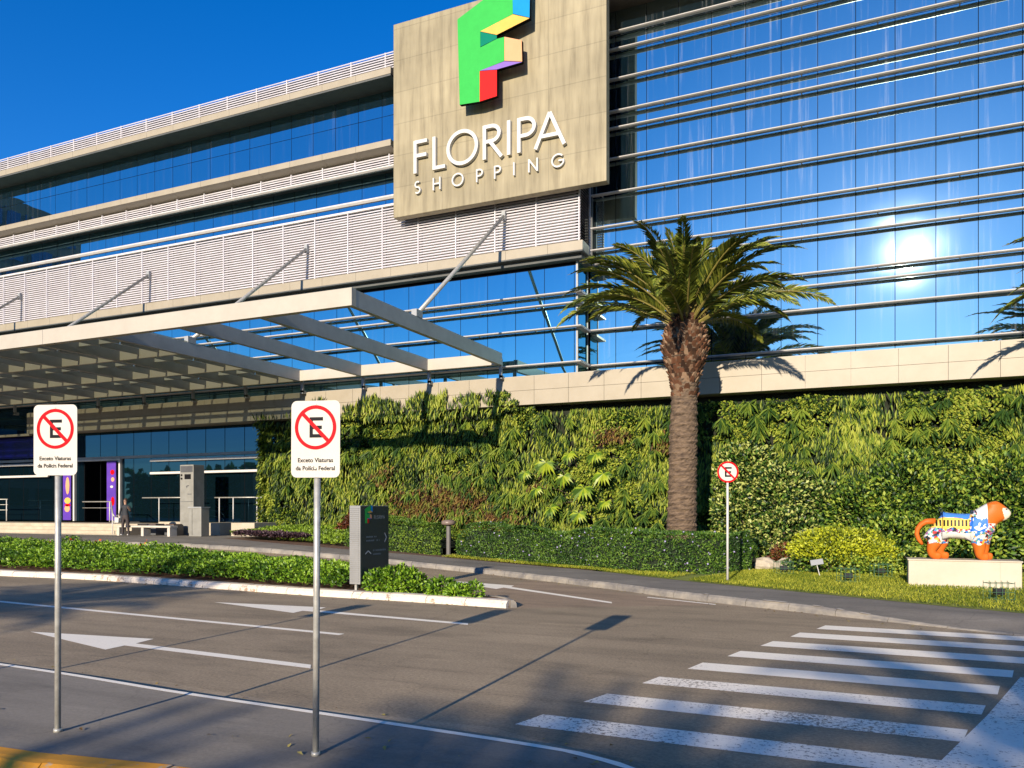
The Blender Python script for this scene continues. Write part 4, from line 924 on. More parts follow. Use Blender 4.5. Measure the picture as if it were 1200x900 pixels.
def vnoise(x, z, s, seed):                      # cheap smooth value noise
    r = np.random.default_rng(seed); g = r.random((256, 256)); x = np.asarray(x)*s+100; z = np.asarray(z)*s+100
    xi = np.floor(x).astype(int); zi = np.floor(z).astype(int); fx = x-xi; fz = z-zi; fx = fx*fx*(3-2*fx); fz = fz*fz*(3-2*fz)
    a = g[xi % 256, zi % 256]; b = g[(xi+1) % 256, zi % 256]; c = g[xi % 256, (zi+1) % 256]; d_ = g[(xi+1) % 256, (zi+1) % 256]
    return (a*(1-fx)+b*fx)*(1-fz)+(c*(1-fx)+d_*fx)*fz
def fbm(x, z, s, seed): return .55*vnoise(x, z, s, seed)+.3*vnoise(x, z, s*2.1, seed+1)+.15*vnoise(x, z, s*4.3, seed+2)

LG = (.16, .20, .028); MG = (.075, .125, .02); DG = (.022, .055, .012); YG = (.24, .26, .035); VD = (.010, .026, .008)
M['wall_leaf'] = leaf_mat('green_wall_leaves', [(.012, .03, .008), (.03, .06, .012), (.10, .135, .02), (.16, .18, .026), (.26, .25, .05)], .75, .25, .5, .62)
M['hang_leaf'] = M['wall_leaf']
gw = thing('green_wall', 'tall vertical garden of hanging ferns covering the whole lower wall', 'green wall', (-8, 30.8, 0))
MB().box(-26.4, 24.2, 30.72, 30.89, .1, 6.34).build('planting_felt', pmat('felt_dark', (.018, .022, .010), (.010, .013, .007), 4, .95), gw)
n = 135000
gx = rng.uniform(-26.9, 10.5, n); gz = rng.uniform(0, 1, n)
top = np.where(gx < -24.5, 6.35, np.where(gx < -13.3, 6.75+.25*(fbm(gx, gx*0, 1.6, 5)-.5)*2+.12*np.sin(gx*2.1), np.where(gx < -12.3, 6.5, 6.15+.15*(fbm(gx, gx*0, 1.2, 9)-.5))))
zz = .15+(top-.15)*gz
bul = fbm(gx, zz, .9, 21); bul2 = vnoise(gx, zz, 3.2, 33)
gy = 30.66-.50*np.clip((bul-.3)*1.8, 0, 1)-.16*bul2-rng.random(n)*.10
over = (gx < -13) & (zz > 6.2); gy[over] = np.minimum(gy[over], 29.86-rng.random(over.sum())*.12)
under = (~over) & (zz > 6.1); 
keep = ~((vnoise(gx, zz, 2.6, 71) > .70) & (rng.random(n) < .88))
gx, zz, gy = gx[keep], zz[keep], gy[keep]; n = len(gx)
kind = vnoise(gx, zz, .55, 88); kk = kind > .42
D = np.stack([rng.normal(0, 1, n)*np.where(kk, .22, .55), -.35-rng.random(n)*np.where(kk, .35, .7), -np.where(kk, 1.15, .6)+rng.normal(0, .35, n)], 1)
up = (zz > 6.3) & (rng.random(n) < .7); D[up, 2] = .7+rng.random(up.sum())*.6; D[up, 1] *= .4
Nn = np.stack([rng.normal(0, .45, n), -np.ones(n)*.8, .55+rng.normal(0, .35, n)], 1)
Ls = np.where(kk, rng.uniform(.20, .44, n), rng.uniform(.10, .20, n)); Ws = np.where(kk, Ls*.17, Ls*.5)
leaf_mesh('fern_leaves', np.stack([gx, gy, zz], 1), D, Nn, Ls, Ws, M['wall_leaf'], gw, loc=gw.location)
rd_ = np.random.default_rng(77); PP = []
for (cu, cz, ru, rz_, k) in ((-18.2, 2.2, 1.2, .7, 1300), (-16.0, 2.4, 1.5, .9, 1700), (-13.9, 1.7, 1.0, .5, 700), (-12.2, 2.9, .35, .3, 160), (-9.0, 5.0, .7, .3, 250), (-19.8, 3.6, .6, .5, 260), (-6.9, 4.6, .5, .3, 160)):
    q = rd_.normal(size=(k, 2))*.5; PP.append(np.stack([cu+q[:, 0]*ru, 30.12-rd_.random(k)*.16, cz+q[:, 1]*rz_], 1))
PP = np.concatenate(PP); k = len(PP); LL = rd_.uniform(.12, .3, k)
leaf_mesh('dry_leaves', PP, np.stack([rd_.normal(0, .4, k), -.5-rd_.random(k)*.5, -.9+rd_.normal(0, .4, k)], 1), np.stack([rd_.normal(0, .5, k), -np.ones(k), .5+rd_.normal(0, .3, k)], 1), LL, LL*.25, leaf_mat('dry_fern', [(.05, .02, .01), (.12, .05, .02), (.20, .10, .04), (.13, .12, .03)], 1.5, .2, .6, .7), gw, loc=gw.location)
r5 = np.random.default_rng(55); PP = []; DD = []; NN = []; LL = []
for k in range(620):
    u_ = r5.uniform(-26.2, 9.5); z_ = r5.uniform(.9, 6.0)
    if vnoise(np.array([u_]), np.array([z_]), .8, 61)[0] < .42: continue
    m_ = r5.integers(14, 26); a_ = r5.uniform(-2.6, -.54, m_); ln = r5.uniform(.35, .7)
    PP.append(np.tile([u_, 30.16-r5.random()*.12, z_], (m_, 1))+r5.normal(0, .03, (m_, 3))); DD.append(np.stack([np.cos(a_)*.8, -.5-r5.random(m_)*.3, np.sin(a_)], 1)); NN.append(np.tile([0, -1, .5], (m_, 1))+r5.normal(0, .25, (m_, 3))); LL.append(np.full(m_, ln)*r5.uniform(.7, 1.1, m_))
PP = np.concatenate(PP); DD = np.concatenate(DD); NN = np.concatenate(NN); LL = np.concatenate(LL)
leaf_mesh('fern_tufts', PP, DD, NN, LL, LL*.13, leaf_mat('fern_tuft', [(.02, .05, .01), (.05, .09, .015), (.11, .14, .022), (.17, .18, .03)], .9, .25, .5, .4), gw, loc=gw.location)
# left end edge of the wall
n = 3500; zz = rng.uniform(.8, 6.5, n); P = np.stack([-26.5-rng.random(n)*.35, 30.0+rng.random(n)*.9, zz], 1)
leaf_mesh('edge_leaves', P, np.stack([-.6+rng.normal(0, .3, n), -.5+rng.normal(0, .3, n), -.8+rng.normal(0, .4, n)], 1), rng.normal(0, .5, (n, 3))+np.array([-.6, -.8, .4]), rng.uniform(.15, .3, n), rng.uniform(.05, .09, n), M['wall_leaf'], gw, loc=gw.location)

def clump(name, label, cat, blobs, mat, count, Lr, wr=.5, root=None, flat_=.0, gap=.0, group=None, stem=True, out_=.9, upb=.25, seed=1, jit=.5):
    """a shrub: leaves spread over and inside several uneven lobes, on stems"""
    c0 = blobs[0]; t = thing(name, label, cat, root or (c0[0], c0[1], gh(c0[0], c0[1])+.15), group=group)
    r = np.random.default_rng(seed); vol = np.array([b[3]*b[4] for b in blobs]); cnt = (count*vol/vol.sum()).astype(int); PP = []; DD = []; NN = []
    for b, k in zip(blobs, cnt):
        dirs = unit(r.normal(size=(k, 3))); rad = .62+.38*r.random(k)**.5; lump = .80+.38*vnoise(dirs[:, 0]*3+b[0], dirs[:, 2]*3+dirs[:, 1]*2, 1.3, seed+7)
        p = np.array(b[:3])+dirs*np.array([b[3], b[4], b[5]])*(rad*lump)[:, None]; ok = p[:, 2] > root[2] if root else p[:, 2] > gh(c0[0], c0[1])+.16
        p, dirs = p[ok], dirs[ok]; PP.append(p); DD.append(dirs*out_+np.array([0, 0, upb])+r.normal(0, jit, p.shape)); NN.append(dirs*.8+np.array([0, -.25, .55])+r.normal(0, .45, p.shape))
    P, D_, N_ = np.concatenate(PP), np.concatenate(DD), np.concatenate(NN); m_ = len(P); L = r.uniform(Lr[0], Lr[1], m_)
    leaf_mesh('foliage', P, D_, N_, L, L*wr, mat, t, loc=t.location)
    if stem:
        mb = MB(); base = Vector(t.location)
        for b in blobs[:6]:
            for q in range(3):
                e = Vector(b[:3])+Vector((r.normal(0, b[3]*.3), r.normal(0, b[4]*.3), -b[5]*.1)); s_ = base+Vector(((b[0]-c0[0])*.5+r.normal(0, .06), (b[1]-c0[1])*.5, -.05))
                mb.tube([s_, s_.lerp(e, .5)+Vector((r.normal(0, .04), r.normal(0, .04), 0)), e], [.03, .02, .01], 6)
        mb.build('stems', M['bark'], t)
    return t
M['bark'] = pmat('bark', (.13, .09, .06), (.07, .05, .035), 8, .9, bump=.4)
M['vari_leaf'] = leaf_mat('variegated_leaves', [VD, (.03, .07, .015), (.06, .11, .02), (.12, .16, .04), (.32, .30, .12)], 1.3, .2, .4, .85)
M['bush_leaf'] = leaf_mat('bush_leaves', [VD, (.035, .075, .014), (.07, .12, .02), (.13, .17, .025), (.25, .26, .05)], .9, .22, .45, .55)
M['hedge_leaf'] = leaf_mat('hedge_leaves', [(.022, .05, .012), (.04, .085, .016), (.065, .12, .02), (.11, .16, .03)], 1.2, .2, .42, .5)
M['hedge_leaf2'] = leaf_mat('hedge_leaves_light', [(.035, .07, .012), (.06, .11, .018), (.10, .15, .024), (.16, .20, .03)], 1.5, .2, .42, .5)
M['shrub_leaf'] = leaf_mat('island_shrub_leaves', [(.035, .08, .008), (.08, .15, .012), (.13, .21, .018), (.20, .27, .03)], .8, .28, .38, .55)
M['yellow_leaf'] = leaf_mat('yellow_shrub_leaves', [(.11, .13, .012), (.22, .24, .016), (.32, .30, .02), (.38, .35, .03)], 1.2, .25, .5, .6)
M['purple_leaf'] = leaf_mat('purple_leaves', [(.02, .01, .02), (.05, .022, .04), (.08, .04, .06)], 2, .15, .4, .5)
M['red_leaf'] = leaf_mat('red_leaves', [(.05, .012, .010), (.12, .025, .018), (.18, .06, .03)], 2, .25, .4, .6)
M['grass'] = leaf_mat('grass_blades', [(.10, .14, .012), (.19, .21, .018), (.28, .26, .028), (.40, .34, .06)], .5, .35, .6, .5)
M['cover_leaf'] = leaf_mat('cover_leaves', [(.07, .11, .012), (.13, .18, .02), (.20, .25, .03)], 1.2, .25, .4, .6)
clump('variegated_climber', 'big variegated shrub with cream-flecked leaves behind the round sign', 'shrub', [(-3.9, 29.6, 3.3, 1.1, .7, 1.2), (-2.7, 29.4, 2.5, 1.3, .8, 1.1), (-4.1, 29.5, 1.8, 1.0, .8, 1.2), (-2.4, 29.2, 1.2, 1.3, .9, .9), (-1.3, 29.6, 2.2, .9, .6, .8)], M['vari_leaf'], 15000, (.09, .17), .6, root=(-3, 29.6, .2), seed=3)
clump('tall_shrub', 'tall dense dark green shrub mass between yellow shrub and painted statue', 'shrub', [(.1, 28.8, 1.7, 1.4, 1.0, 1.5), (1.3, 28.6, 2.3, 1.4, 1.1, 1.5), (2.3, 28.4, 1.5, 1.3, 1.1, 1.4), (.9, 27.8, 1.0, 1.5, 1.0, .9)], M['bush_leaf'], 17000, (.10, .19), .55, root=(1, 28.6, .2), seed=4)
clump('tall_shrub', 'tall green shrub mass directly behind the statue, reaching the right edge', 'shrub', [(4.0, 28.2, 2.0, 1.5, 1.1, 1.7), (5.4, 28.0, 1.6, 1.5, 1.2, 1.5), (3.2, 27.6, 1.1, 1.3, 1.0, 1.0), (6.8, 28, 2.2, 1.4, 1.2, 1.8)], M['bush_leaf'], 17000, (.10, .20), .55, root=(4.3, 28.2, .2), seed=5)
ys_ = clump('yellow_shrub', 'bright yellow-green rounded shrub with a flat dome on the lawn', 'shrub', [(-.62, 25.5, .98, 1.35, 1.0, .56), (-1.25, 25.4, .78, .85, .8, .40), (.08, 25.5, .80, .9, .8, .42)], M['yellow_leaf'], 15000, (.06, .11), .6, root=(-.65, 25.5, .2), seed=6, upb=.7)
clump('low_shrub', 'low green shrub skirt under the bright yellow dome', 'shrub', [(-.65, 25.1, .45, 1.5, .7, .38), (.7, 25.6, .55, .8, .7, .5)], M['bush_leaf'], 6000, (.06, .11), .6, root=(-.6, 25.2, .17), seed=16)
clump('red_shrub', 'dark red leafy plant at the foot of the green wall beside the totem sign', 'shrub', [(-20.6, 29.3, 1.25, .65, .5, .75), (-21.1, 29.2, .95, .5, .4, .5)], M['red_leaf'], 1500, (.14, .28), .22, root=(-20.7, 29.3, .7), seed=8)
clump('red_shrub', 'small rust-red leafy plant between the dark shrubs, above the pale rocks', 'shrub', [(-2.3, 27.6, .55, .5, .35, .35), (-1.4, 27.4, .75, .5, .4, .4)], M['red_leaf'], 900, (.12, .22), .2, root=(-2, 27.6, .17), seed=18)
# large fan-leaved plants growing out of the wall
def fan_plant(x, z, y, spots, label, seed):
    r = np.random.default_rng(seed); t = thing('fan_leaf_plant', label, 'plant', (x, y, z)); 
    m_ = leaf_mat('fan_leaf_%d' % seed, [(.05, .09, .012), (.11, .17, .018), (.28, .29, .03)], 1.4, .35, .35, .8)
    for (dx, dz, s) in spots:
        mb = MB(); s = s*(1.0+.35*r.random()); c = Vector((x+dx*1.15, y-.75-r.random()*.3, z+dz*1.1)); nrm = Vector((r.normal(0, .25), -1, .45+r.normal(0, .2))).normalized(); up_ = Vector((r.normal(0, .3), 0, 1)); sd = nrm.cross(up_).normalized(); up_ = sd.cross(nrm).normalized()
        for k in range(13):
            a = R(-205+k*(230/12)); dr_ = (sd*math.cos(a)+up_*math.sin(a)); pr = (sd*-math.sin(a)+up_*math.cos(a)); L = s*(.85+.15*math.sin(k))*(1.0 if 2 < k < 11 else .7)
            n_ = len(mb.v); drop = Vector((0, 0, -.18*L)); mb.v += [tuple(c), tuple(c+dr_*L*.55+pr*L*.11+nrm*.02), tuple(c+dr_*L+drop-nrm*.03), tuple(c+dr_*L*.55-pr*L*.11+nrm*.02)]; mb.f += [(n_, n_+1, n_+2, n_+3)]; mb.m += [0]
        lf = mb.build('fan_leaf', m_, t); MB().tube([(x+dx*.3, y, z-.3+dz*.3), tuple(Vector((x+dx*.7, y-.3, z+dz*.8))), tuple(c)], .014, 5).build('leaf_stalk', M['bark'], t)
fan_plant(-10.4, 2.9, 30.5, [(-1.15, .95, .52), (-.3, 1.25, .48), (.75, 1.2, .45), (-1.5, 0, .45), (-.45, .45, .42), (.3, .0, .55), (1.0, .5, .5), (-.9, -.7, .42), (.1, -.9, .5), (1.1, -.5, .45), (-1.9, .6, .4)], 'large bright fan-leaved plant growing out of the green wall left of the palm', 31)
# hedges
def hedge(name, label, line, depth, hgt, mat, dens, Lr, seed, flowers=0, hvar=.10):
    r = np.random.default_rng(seed); P = resample(line, 80); t = thing(name, label, 'hedge', (P[40].x, P[40].y+depth/2, gh(P[40].x, P[40].y)+.15))
    length = sum((a-b).length for a, b in zip(P, P[1:])); n_ = int(dens*length*(depth+2*hgt)); s = r.uniform(0, 79, n_); i = np.clip(s.astype(int), 0, 78); f = s-i
    px = np.array([p.x for p in P]); py = np.array([p.y for p in P]); bx_ = px[i]*(1-f)+px[i+1]*f; by_ = py[i]*(1-f)+py[i+1]*f
    c = r.random(n_); H_ = hgt*(1+hvar*(vnoise(bx_, by_, 1.3, seed)-.5)*2)*np.clip(.55+2.5*np.minimum(s, 79-s)/79*length/2.5, 0, 1)
    per = c*(2*hgt+depth); side = per < hgt; topm = (~side) & (per < hgt+depth); 
    y_ = np.where(side, 0, np.where(topm, per-hgt, depth)); z_ = np.where(side, per/hgt*H_, np.where(topm, H_, (1-(per-hgt-depth)/hgt)*H_))
    rd = .10*(fbm(bx_, z_+y_, 2.2, seed+3)-.5)*2; g_ = np.array([gh(a, b) for a, b in zip(bx_, by_)])
    nx_ = np.zeros(n_); ny_ = np.where(side, -1, np.where(topm, 0, 1)); nz_ = np.where(topm, 1, .12)
    edge = side & (z_ > H_*.85); y_ = y_+np.where(edge, .08, 0)
    Pt = np.stack([bx_, by_+y_+ny_*rd+r.normal(0, .03, n_), g_+.15+z_+nz_*rd*topm-.05], 1)
    Dd = np.stack([r.normal(0, .6, n_), ny_*.6+r.normal(0, .5, n_), .55+nz_*.5+r.normal(0, .4, n_)], 1); Nr = np.stack([r.normal(0, .5, n_), ny_*.8+r.normal(0, .4, n_), .35+nz_*.6+r.normal(0, .3, n_)], 1)
    L = r.uniform(Lr[0], Lr[1], n_); leaf_mesh('foliage', Pt, Dd, Nr, L, L*.42, mat, t, loc=t.location)
    # woody core
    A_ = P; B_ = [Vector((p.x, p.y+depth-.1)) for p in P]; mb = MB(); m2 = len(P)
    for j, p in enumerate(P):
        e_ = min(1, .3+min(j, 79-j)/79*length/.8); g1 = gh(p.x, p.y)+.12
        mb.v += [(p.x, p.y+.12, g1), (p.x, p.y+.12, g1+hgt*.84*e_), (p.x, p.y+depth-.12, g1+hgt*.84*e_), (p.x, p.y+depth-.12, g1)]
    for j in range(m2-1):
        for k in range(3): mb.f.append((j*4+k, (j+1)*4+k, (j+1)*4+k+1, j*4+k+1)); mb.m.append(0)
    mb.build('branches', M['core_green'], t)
    if flowers:
        k = r.choice(np.where(side | topm)[0], flowers, replace=False); leaf_mesh('flowers', Pt[k]+np.array([0, -.05, .03]), r.normal(0, 1, (flowers, 3)), np.tile([0, -1, .5], (flowers, 1))+r.normal(0, .3, (flowers, 3)), np.full(flowers, .06), np.full(flowers, .06), M['lilac'], t, loc=t.location)
    return t
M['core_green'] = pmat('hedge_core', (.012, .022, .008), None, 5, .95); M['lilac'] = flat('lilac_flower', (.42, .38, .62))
hedge('hedge', 'long clipped dark green hedge dotted with lilac flowers under the palm', [(-13.7, 25.75), (-12, 25.6), (-10.5, 25.1), (-9, 24.5), (-7.6, 23.75), (-6.2, 23.1), (-5.0, 22.95), (-4.0, 23.6), (-3.1, 24.9)], 1.35, 1.22, M['hedge_leaf'], 900, (.05, .10), 41, 170)
hedge('hedge', 'shorter lighter green hedge between the totem sign and the bollard light', [(-18.5, 25.55), (-16.5, 25.6), (-14.35, 25.75)], 1.5, 1.15, M['hedge_leaf2'], 800, (.06, .11), 42)
def cover(name, label, cat, poly_fn, n_, hgt, mat, Lr, wr, seed, kind=None, hfn=None, upw=.5):
    r = np.random.default_rng(seed); Pxy = poly_fn(r, n_); x, y = Pxy[:, 0], Pxy[:, 1]; g_ = np.array([gh(a, b) for a, b in zip(x, y)])
    hh = hgt if hfn is None else hfn(x, y); bump = .62+.38*fbm(x, y, 1.8, seed); z = g_+.15+hh*bump*(1-.45*r.random(len(x))**2)
    P = np.stack([x, y, z], 1); D_ = np.stack([r.normal(0, .7, len(x)), -.3+r.normal(0, .6, len(x)), upw+r.normal(0, .35, len(x))], 1); N_ = np.stack([r.normal(0, .5, len(x)), -.45+r.normal(0, .45, len(x)), .8+r.normal(0, .3, len(x))], 1)
    L = r.uniform(Lr[0], Lr[1], len(x)); o = leaf_mesh(name, P, D_, N_, L, L*wr, mat); tag(o, label, cat, kind=kind); return o
def between(A_, B_, xr=None):
    A_ = resample(A_, 200); B_ = resample(B_, 200); ax = np.array([[p.x, p.y] for p in A_]); bx_ = np.array([[p.x, p.y] for p in B_])
    def f(r, n_):
        s = r.uniform(0, 198.99, n_); i = s.astype(int); w_ = (s-i)[:, None]; a = ax[i]*(1-w_)+ax[i+1]*w_; b = bx_[i]*(1-w_)+bx_[i+1]*w_; k = r.random(n_)[:, None]
        return a*(1-k)+b*k
    return f
# island shrubs: a broad leafy mass left of the totem
ia = [(-36, 16.4), (-30, 16.2), (-24.5, 16.12), (-22.5, 16.35), (-21, 16.2), (-19, 15.95), (-17, 15.85), (-12.4, 15.35), (-11.15, 15.28)]; ib = [(-36, 20.6), (-30, 20.5), (-22, 19.7), (-16, 18.5), (-13, 17.6), (-11.2, 17.0)]
def ih(x, y):
    f0 = np.interp(x, [p[0] for p in ia], [p[1] for p in ia]); return .62*np.clip(.30+(y-f0)/.45, .3, 1)*(.74+.5*vnoise(x, y, .9, 12))
cover('shrub_cover', 'bright green leafy shrub planting filling the kerbed island left of the totem sign', 'shrub', between(ia, ib), 62000, .62, M['shrub_leaf'], (.06, .12), .55, 51, kind='stuff', hfn=ih)
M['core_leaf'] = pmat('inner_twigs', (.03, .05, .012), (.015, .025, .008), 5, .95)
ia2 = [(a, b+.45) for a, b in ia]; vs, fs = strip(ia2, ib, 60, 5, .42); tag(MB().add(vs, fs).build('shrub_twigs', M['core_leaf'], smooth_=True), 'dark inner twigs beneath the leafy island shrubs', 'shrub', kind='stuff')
clump('island_shrub', 'rounded bright green shrub at the foot of the totem sign, above the white kerb', 'shrub', [(-9.95, 15.72, .38, .62, .40, .36), (-9.55, 15.7, .34, .40, .35, .32), (-10.35, 15.6, .36, .35, .3, .3)], M['shrub_leaf'], 3600, (.06, .11), .55, root=(-9.9, 15.7, .13), seed=61)
clump('island_shrub', 'small loose green shrub at the tip of the island, nearest its rounded end', 'shrub', [(-8.6, 15.5, .27, .36, .3, .24), (-8.15, 15.4, .22, .28, .26, .18), (-7.72, 15.35, .25, .20, .18, .22)], M['shrub_leaf'], 2200, (.06, .11), .55, root=(-8.5, 15.5, .13), seed=62)
tag(leaf_mesh('fallen_flowers', np.stack([rng.uniform(-27, -22, 16), rng.uniform(19.3, 20.2, 16), .86+rng.random(16)*.1], 1)+0, rng.normal(0, 1, (16, 3)), rng.normal(0, .4, (16, 3))+np.array([0, -1, .6]), np.full(16, .11), np.full(16, .10), flat('orange_flower', (.62, .10, .02))), 'small orange flowers scattered over the island shrubs', 'flower', kind='stuff')
# low covers near the green wall
def ell(cx, cy, rx, ry):
    def f(r, n_): a = r.uniform(0, 2*math.pi, n_); q = np.sqrt(r.random(n_)); return np.stack([cx+rx*q*np.cos(a), cy+ry*q*np.sin(a)], 1)
    return f
cover('purple_ground_cover', 'low patch of dark purple leaves beside the footpath', 'ground cover', ell(-22.2, 25.6, 1.9, .75), 4200, .38, M['purple_leaf'], (.08, .16), .4, 71, kind='stuff')
cover('green_ground_cover', 'low bright green ground cover before the green wall left of the hedge', 'ground cover', between([(-25.4, 26.6), (-22, 25.4), (-18.6, 25.1)], [(-25.4, 29.8), (-22, 29.9), (-18.6, 29.9)]), 17000, .34, M['cover_leaf'], (.07, .13), .5, 72, kind='stuff', hfn=lambda x, y: .18+.09*(y-25.2))
# lawn grass
LA = [p for p in path_far if p.x > -4.5 and p.x < 9]
cover('grass', 'short sunlit lawn grass between footpath and shrubs', 'grass', between(LA, [(-3.2, 25), (-1, 26.5), (2, 27), (9, 27)]), 60000, .03, M['grass'], (.05, .10), .12, 73, kind='stuff', upw=1.6)
cover('grass', 'thin strip of grass along the foot of the long hedge', 'grass', between([p for p in path_far if -14 < p.x < -4.4], [(-13.9, 25.9), (-12, 25.8), (-10.5, 25.2), (-7.6, 23.9), (-6.2, 23.2), (-4.4, 23.2)]), 9000, .03, M['grass'], (.05, .10), .14, 74, kind='stuff', upw=1.6)

rl = np.random.default_rng(123); q = []
for ln, o0, o1, k in ((path_near, -.5, -.02, 150), ([tuple(p) for p in ik], -.4, -.02, 120), (edge_far, .02, .7, 60), (edge_near, .1, 1.2, 60)):
    P_ = resample(ln, 3000); P_ = [p for p in P_ if -20 < p.x < 3]; Q_ = off(P_, 1.0)
    for j in rl.integers(0, len(P_), k): d_ = Q_[j]-P_[j]; p = P_[j]+d_*(o0+(o1-o0)*rl.random()**.6); q.append((p.x, p.y, (.156 if ln is edge_near else 0)+gh(p.x, p.y)+.012))
q = np.array(q); k = len(q); LL = rl.uniform(.03, .08, k)
tag(leaf_mesh('fallen_leaves', q, rl.normal(0, 1, (k, 3))*[1, 1, .12], rl.normal(0, .2, (k, 3))+[0, 0, 1], LL, LL*.45, leaf_mat('dead_leaf', [(.10, .05, .02), (.20, .12, .04), (.28, .20, .08)], 2, .1, .7, .8)), 'dry fallen leaves scattered along the kerbs', 'leaves', kind='stuff')
# ------------------------------------------------------------------ palms
M['frond'] = leaf_mat('palm_leaflets', [(.06, .08, .018), (.11, .13, .026), (.18, .185, .036), (.25, .225, .05)], .8, .22, .45, .5)
M['rachis'] = pmat('palm_rachis', (.26, .22, .05), (.16, .13, .035), 4, .6)
def trunk_mat():
    m = pmat('palm_trunk', (.19, .13, .08), (.06, .04, .026), 5, .9, bump=1., bscale=14, stretch=(1, 1, 3.0)); return m
M['stalk'] = pmat('stalk_yellow', (.24, .17, .045), (.15, .10, .03), 4, .7); M['ptrunk'] = trunk_mat(); M['pboot'] = leaf_mat('palm_leaf_bases', [(.03, .012, .007), (.065, .026, .014), (.075, .026, .017), (.095, .036, .027), (.17, .095, .085)], 2.0, .0, .9, .6)
def frond_data(base, az, el, L, droop, r, nl=46, twist=0., lw=.034, ll=.56):
    """leaflets + rachis points of one frond"""
    pts = []; p = Vector(base); e = el; step = L/14
    for i in range(15):
        pts.append(p.copy()); p = p+Vector((math.cos(az)*math.cos(e), math.sin(az)*math.cos(e), math.sin(e)))*step; e -= droop*(.35+1.3*i/14)/14
    P = []; D_ = []; N_ = []; Ls = []
    for k in range(nl):
        f = .13+.86*k/(nl-1); q = f*14; i = min(13, int(q)); c = pts[i].lerp(pts[i+1], q-i); t = (pts[i+1]-pts[i]).normalized(); side = t.cross(Vector((0, 0, 1)))
        if side.length < .1: side = Vector((-math.sin(az), math.cos(az), 0))
        side.normalize(); side = (Matrix.Rotation(twist, 3, t) @ side); upv = side.cross(t).normalized()
        for s in (-1, 1):
            L_ = ll*(math.sin(math.pi*min(1, f*.92+.10))**.55)*(1 if f < .9 else .8)*r.uniform(.85, 1.1)
            d_ = (t*(.78+.5*f)+side*s*(.80-.25*f)+upv*(.28+r.normal(0, .10))+Vector((0, 0, -.18))).normalized()
            P.append(c); D_.append(d_); N_.append((upv+side*s*-.25+Vector((r.normal(0, .15), r.normal(0, .15), 0)))); Ls.append(L_)
    return pts, P, D_, N_, Ls
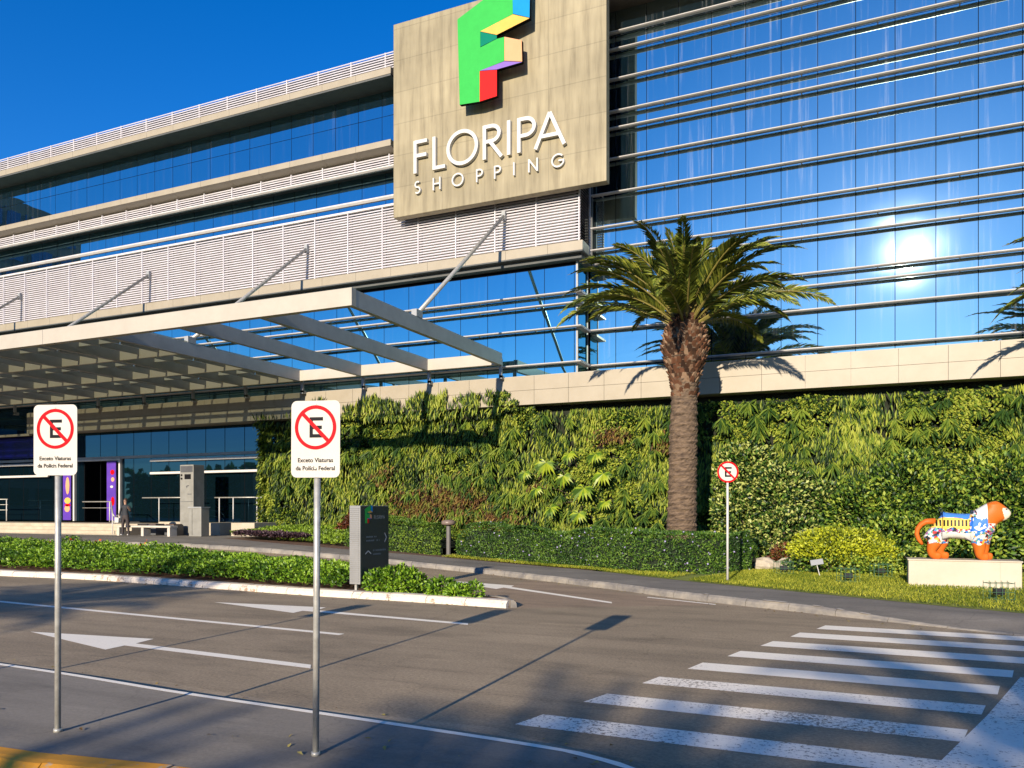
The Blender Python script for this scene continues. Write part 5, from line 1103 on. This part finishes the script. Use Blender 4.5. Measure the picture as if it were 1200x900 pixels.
def palm(x, y, z0, ztop, label, fr_n, Lf, seed, lean=(0, 0), cat='palm tree', group=None, boots=True, rt=.44, detail=58, zbase=.1, bulge=True):
    r = np.random.default_rng(seed); t = thing('palm_tree', label, cat, (x, y, zbase), group=group)
    H_ = ztop-zbase; prof = [(0, rt*1.25), (.06, rt*1.08), (.3, rt), (.55, rt*.98), (.66, rt*.92), (.75, rt*.92), (.80, rt*1.06), (.845, rt*1.34), (.89, rt*1.54), (.93, rt*1.52), (.97, rt*1.30), (1.0, rt*1.02), (1.03, rt*.72)] if bulge else [(0, rt), (.5, rt*.9), (.97, rt*1.2), (1.02, rt*.7)]
    def axis(f): return Vector((x+lean[0]*f, y+lean[1]*f, zbase+H_*f))
    mb = MB(); nn = 22; rings = 90; base = len(mb.v)
    def rad(f):
        for (a, ra), (b, rb) in zip(prof, prof[1:]):
            if f <= b: k = (f-a)/(b-a); k = k*k*(3-2*k); return ra+(rb-ra)*k
        return prof[-1][1]
    for j in range(rings+1):
        f = 1.03*j/rings; c = axis(f); rr = rad(f)
        for i in range(nn):
            a = 2*math.pi*i/nn+j*.14; k = 1+.035*math.sin(j*2.1+i)+.05*(r.random()-.5)+(.03 if j % 2 else -.03)
            mb.v.append((c.x+rr*k*math.cos(a), c.y+rr*k*math.sin(a), c.z))
    for j in range(rings):
        for i in range(nn): mb.f.append((base+j*nn+i, base+j*nn+(i+1) % nn, base+(j+1)*nn+(i+1) % nn, base+(j+1)*nn+i)); mb.m.append(0)
    mb.f.append(tuple(base+rings*nn+i for i in range(nn))); mb.m.append(0)
    mb.build('trunk', M['ptrunk'], t)
    if boots:
        mb = MB(); k = 0
        for f0 in np.linspace(.69, 1.02, 23):
            for i in range(19):
                if r.random() < (.80-f0)/.11: continue
                a = 2*math.pi*(i+.5*(k % 2))/19+r.normal(0, .03); c = axis(f0); rr = rad(f0); o_ = Vector((math.cos(a), math.sin(a), 0)); sd = Vector((-math.sin(a), math.cos(a), 0)); s_ = .085*(.75+.6*r.random()); p = c+o_*(rr-.03)
                lift = (.02+.09*r.random())*min(1, (f0-.6)/.14)+.01*0; up_ = Vector((0, 0, 1))
                vs = [p-sd*s_-up_*.10, p+sd*s_-up_*.10, p+sd*s_*.8+up_*.07, p-sd*s_*.8+up_*.07, p+o_*(lift+.05)-sd*s_*.45+up_*.10, p+o_*(lift+.05)+sd*s_*.45+up_*.10]
                mb.add(vs, [(0, 1, 5, 4), (1, 2, 5), (0, 4, 3), (4, 5, 2, 3)])
            k += 1
        mb.build('leaf_bases', M['pboot'], t)
    P = []; D_ = []; N_ = []; Ls = []; mr = MB(); top_ = axis(1.02); g = math.pi*(3-math.sqrt(5))
    for k in range(fr_n):
        f = (k+.5)/fr_n; el = R(88-64*f**.9)+r.normal(0, .05); az = k*g+r.normal(0, .12); L = Lf*(.60+.44*min(1, f*2.2))*r.uniform(.88, 1.08); dr = R(24+60*math.sin(math.pi*min(.58, .06+f*.8)))*r.uniform(.85, 1.15)
        b_ = top_+Vector((math.cos(az), math.sin(az), 0))*rt*(.15+.75*f)+Vector((0, 0, .1-.35*f))
        pts, p_, d_, n_, l_ = frond_data(b_, az, el, L, dr, r, detail, twist=r.normal(0, .35)); P += p_; D_ += d_; N_ += n_; Ls += l_
        mr.tube(pts, [.045-.0028*i for i in range(15)], 5)
    if boots:                                    # cut yellow stalk stubs flaring round the crown base, and a few brown hanging fronds
        ms = MB()
        for k in range(34):
            a = k*g; o_ = Vector((math.cos(a), math.sin(a), 0)); q_ = .35+.65*((k*.618) % 1); b_ = axis(.985)+o_*rt*.95*q_; ms.tube([b_, b_+o_*.14*q_+Vector((0, 0, .30)), b_+o_*.36*q_+Vector((0, 0, .66+.2*r.random()))], [.055, .042, .028], 5)
        ms.build('stalk_stubs', M['stalk'], t)
    mr.build('rachises', M['rachis'], t)
    P = np.array([tuple(p) for p in P]); D_ = np.array([tuple(p) for p in D_]); N_ = np.array([tuple(p) for p in N_]); Ls = np.array(Ls)
    leaf_mesh('fronds', P, D_, N_, Ls, Ls*0+.052, M['frond'], t, loc=t.location)
    return t
palm(-5.62, 26.65, 0, 8.28, 'large date palm with thick scaly trunk and arching crown before the glass wall', 62, 4.25, 101, lean=(.18, -.1), zbase=.1, rt=.475)
palm(8.35, 26.7, 0, 7.9, 'second date palm just outside the right edge, one frond tip in view', 66, 4.6, 102, group=None, boots=True, rt=.47)
for i, (x, y, zt, s, lab) in enumerate(((-15.8, -17.5, 7.6, 103, 'date palm behind the camera on the left, casting the shade on the lanes'), (3.3, -20.3, 7.4, 104, 'date palm behind the camera on the right, casting the shade on the crossing'), (-.6, -26.5, 7.4, 105, 'date palm farthest behind the camera, casting the shade on the near corner'), (-4.2, -29.3, 7.2, 106, 'date palm behind the camera beside the farthest one, shading the near pavement'))):
    palm(x, y, 0, zt, lab, 50, 3.9, s, boots=False, detail=26, group='palms behind the camera', zbase=0)

# ------------------------------------------------------------------ what the glass reflects: far side of the car park
M['office'] = pmat('office_wall', (.06, .055, .05), (.045, .042, .04), .5, .7)
of = thing('office_tower', 'dark office block far to the left, seen mirrored in the upper windows', 'building', (-110, 5, 0))
MB().box(-135, -88.4, -6.2, 24, 0, 37.4).build('tower_body', M['office'], of)
mb = MB()
for k in range(10):
    for j in range(9): mb.box(-88.41, -88.30, -5+3.1*j, -5+3.1*j+2.2, 2.5+3.5*k, 2.5+3.5*k+2)
each(mb, 'window', M['glass_d'], of)
r = np.random.default_rng(9); n = 26000; a = r.uniform(-170, 150, n); hgt = 9+5*fbm(a, a*0, .05, 3); z = r.random(n)*hgt; P = np.stack([a, -82-r.random(n)*4+2*vnoise(a, z, .3, 4), z], 1)
tag(leaf_mesh('far_wood', P, r.normal(0, 1, (n, 3)), r.normal(0, .5, (n, 3))+np.array([0, 1, .3]), r.uniform(1.2, 2.6, n), r.uniform(1, 2, n), M['hedge_leaf']), 'distant belt of dark trees across the car park, mirrored in the glass', 'trees', kind='stuff')
tag(MB().box(-175, 155, -90, -86.5, 0, 8.5).build('far_wood_mass', M['core_green']), 'dark inner mass of the distant tree belt', 'trees', kind='stuff')
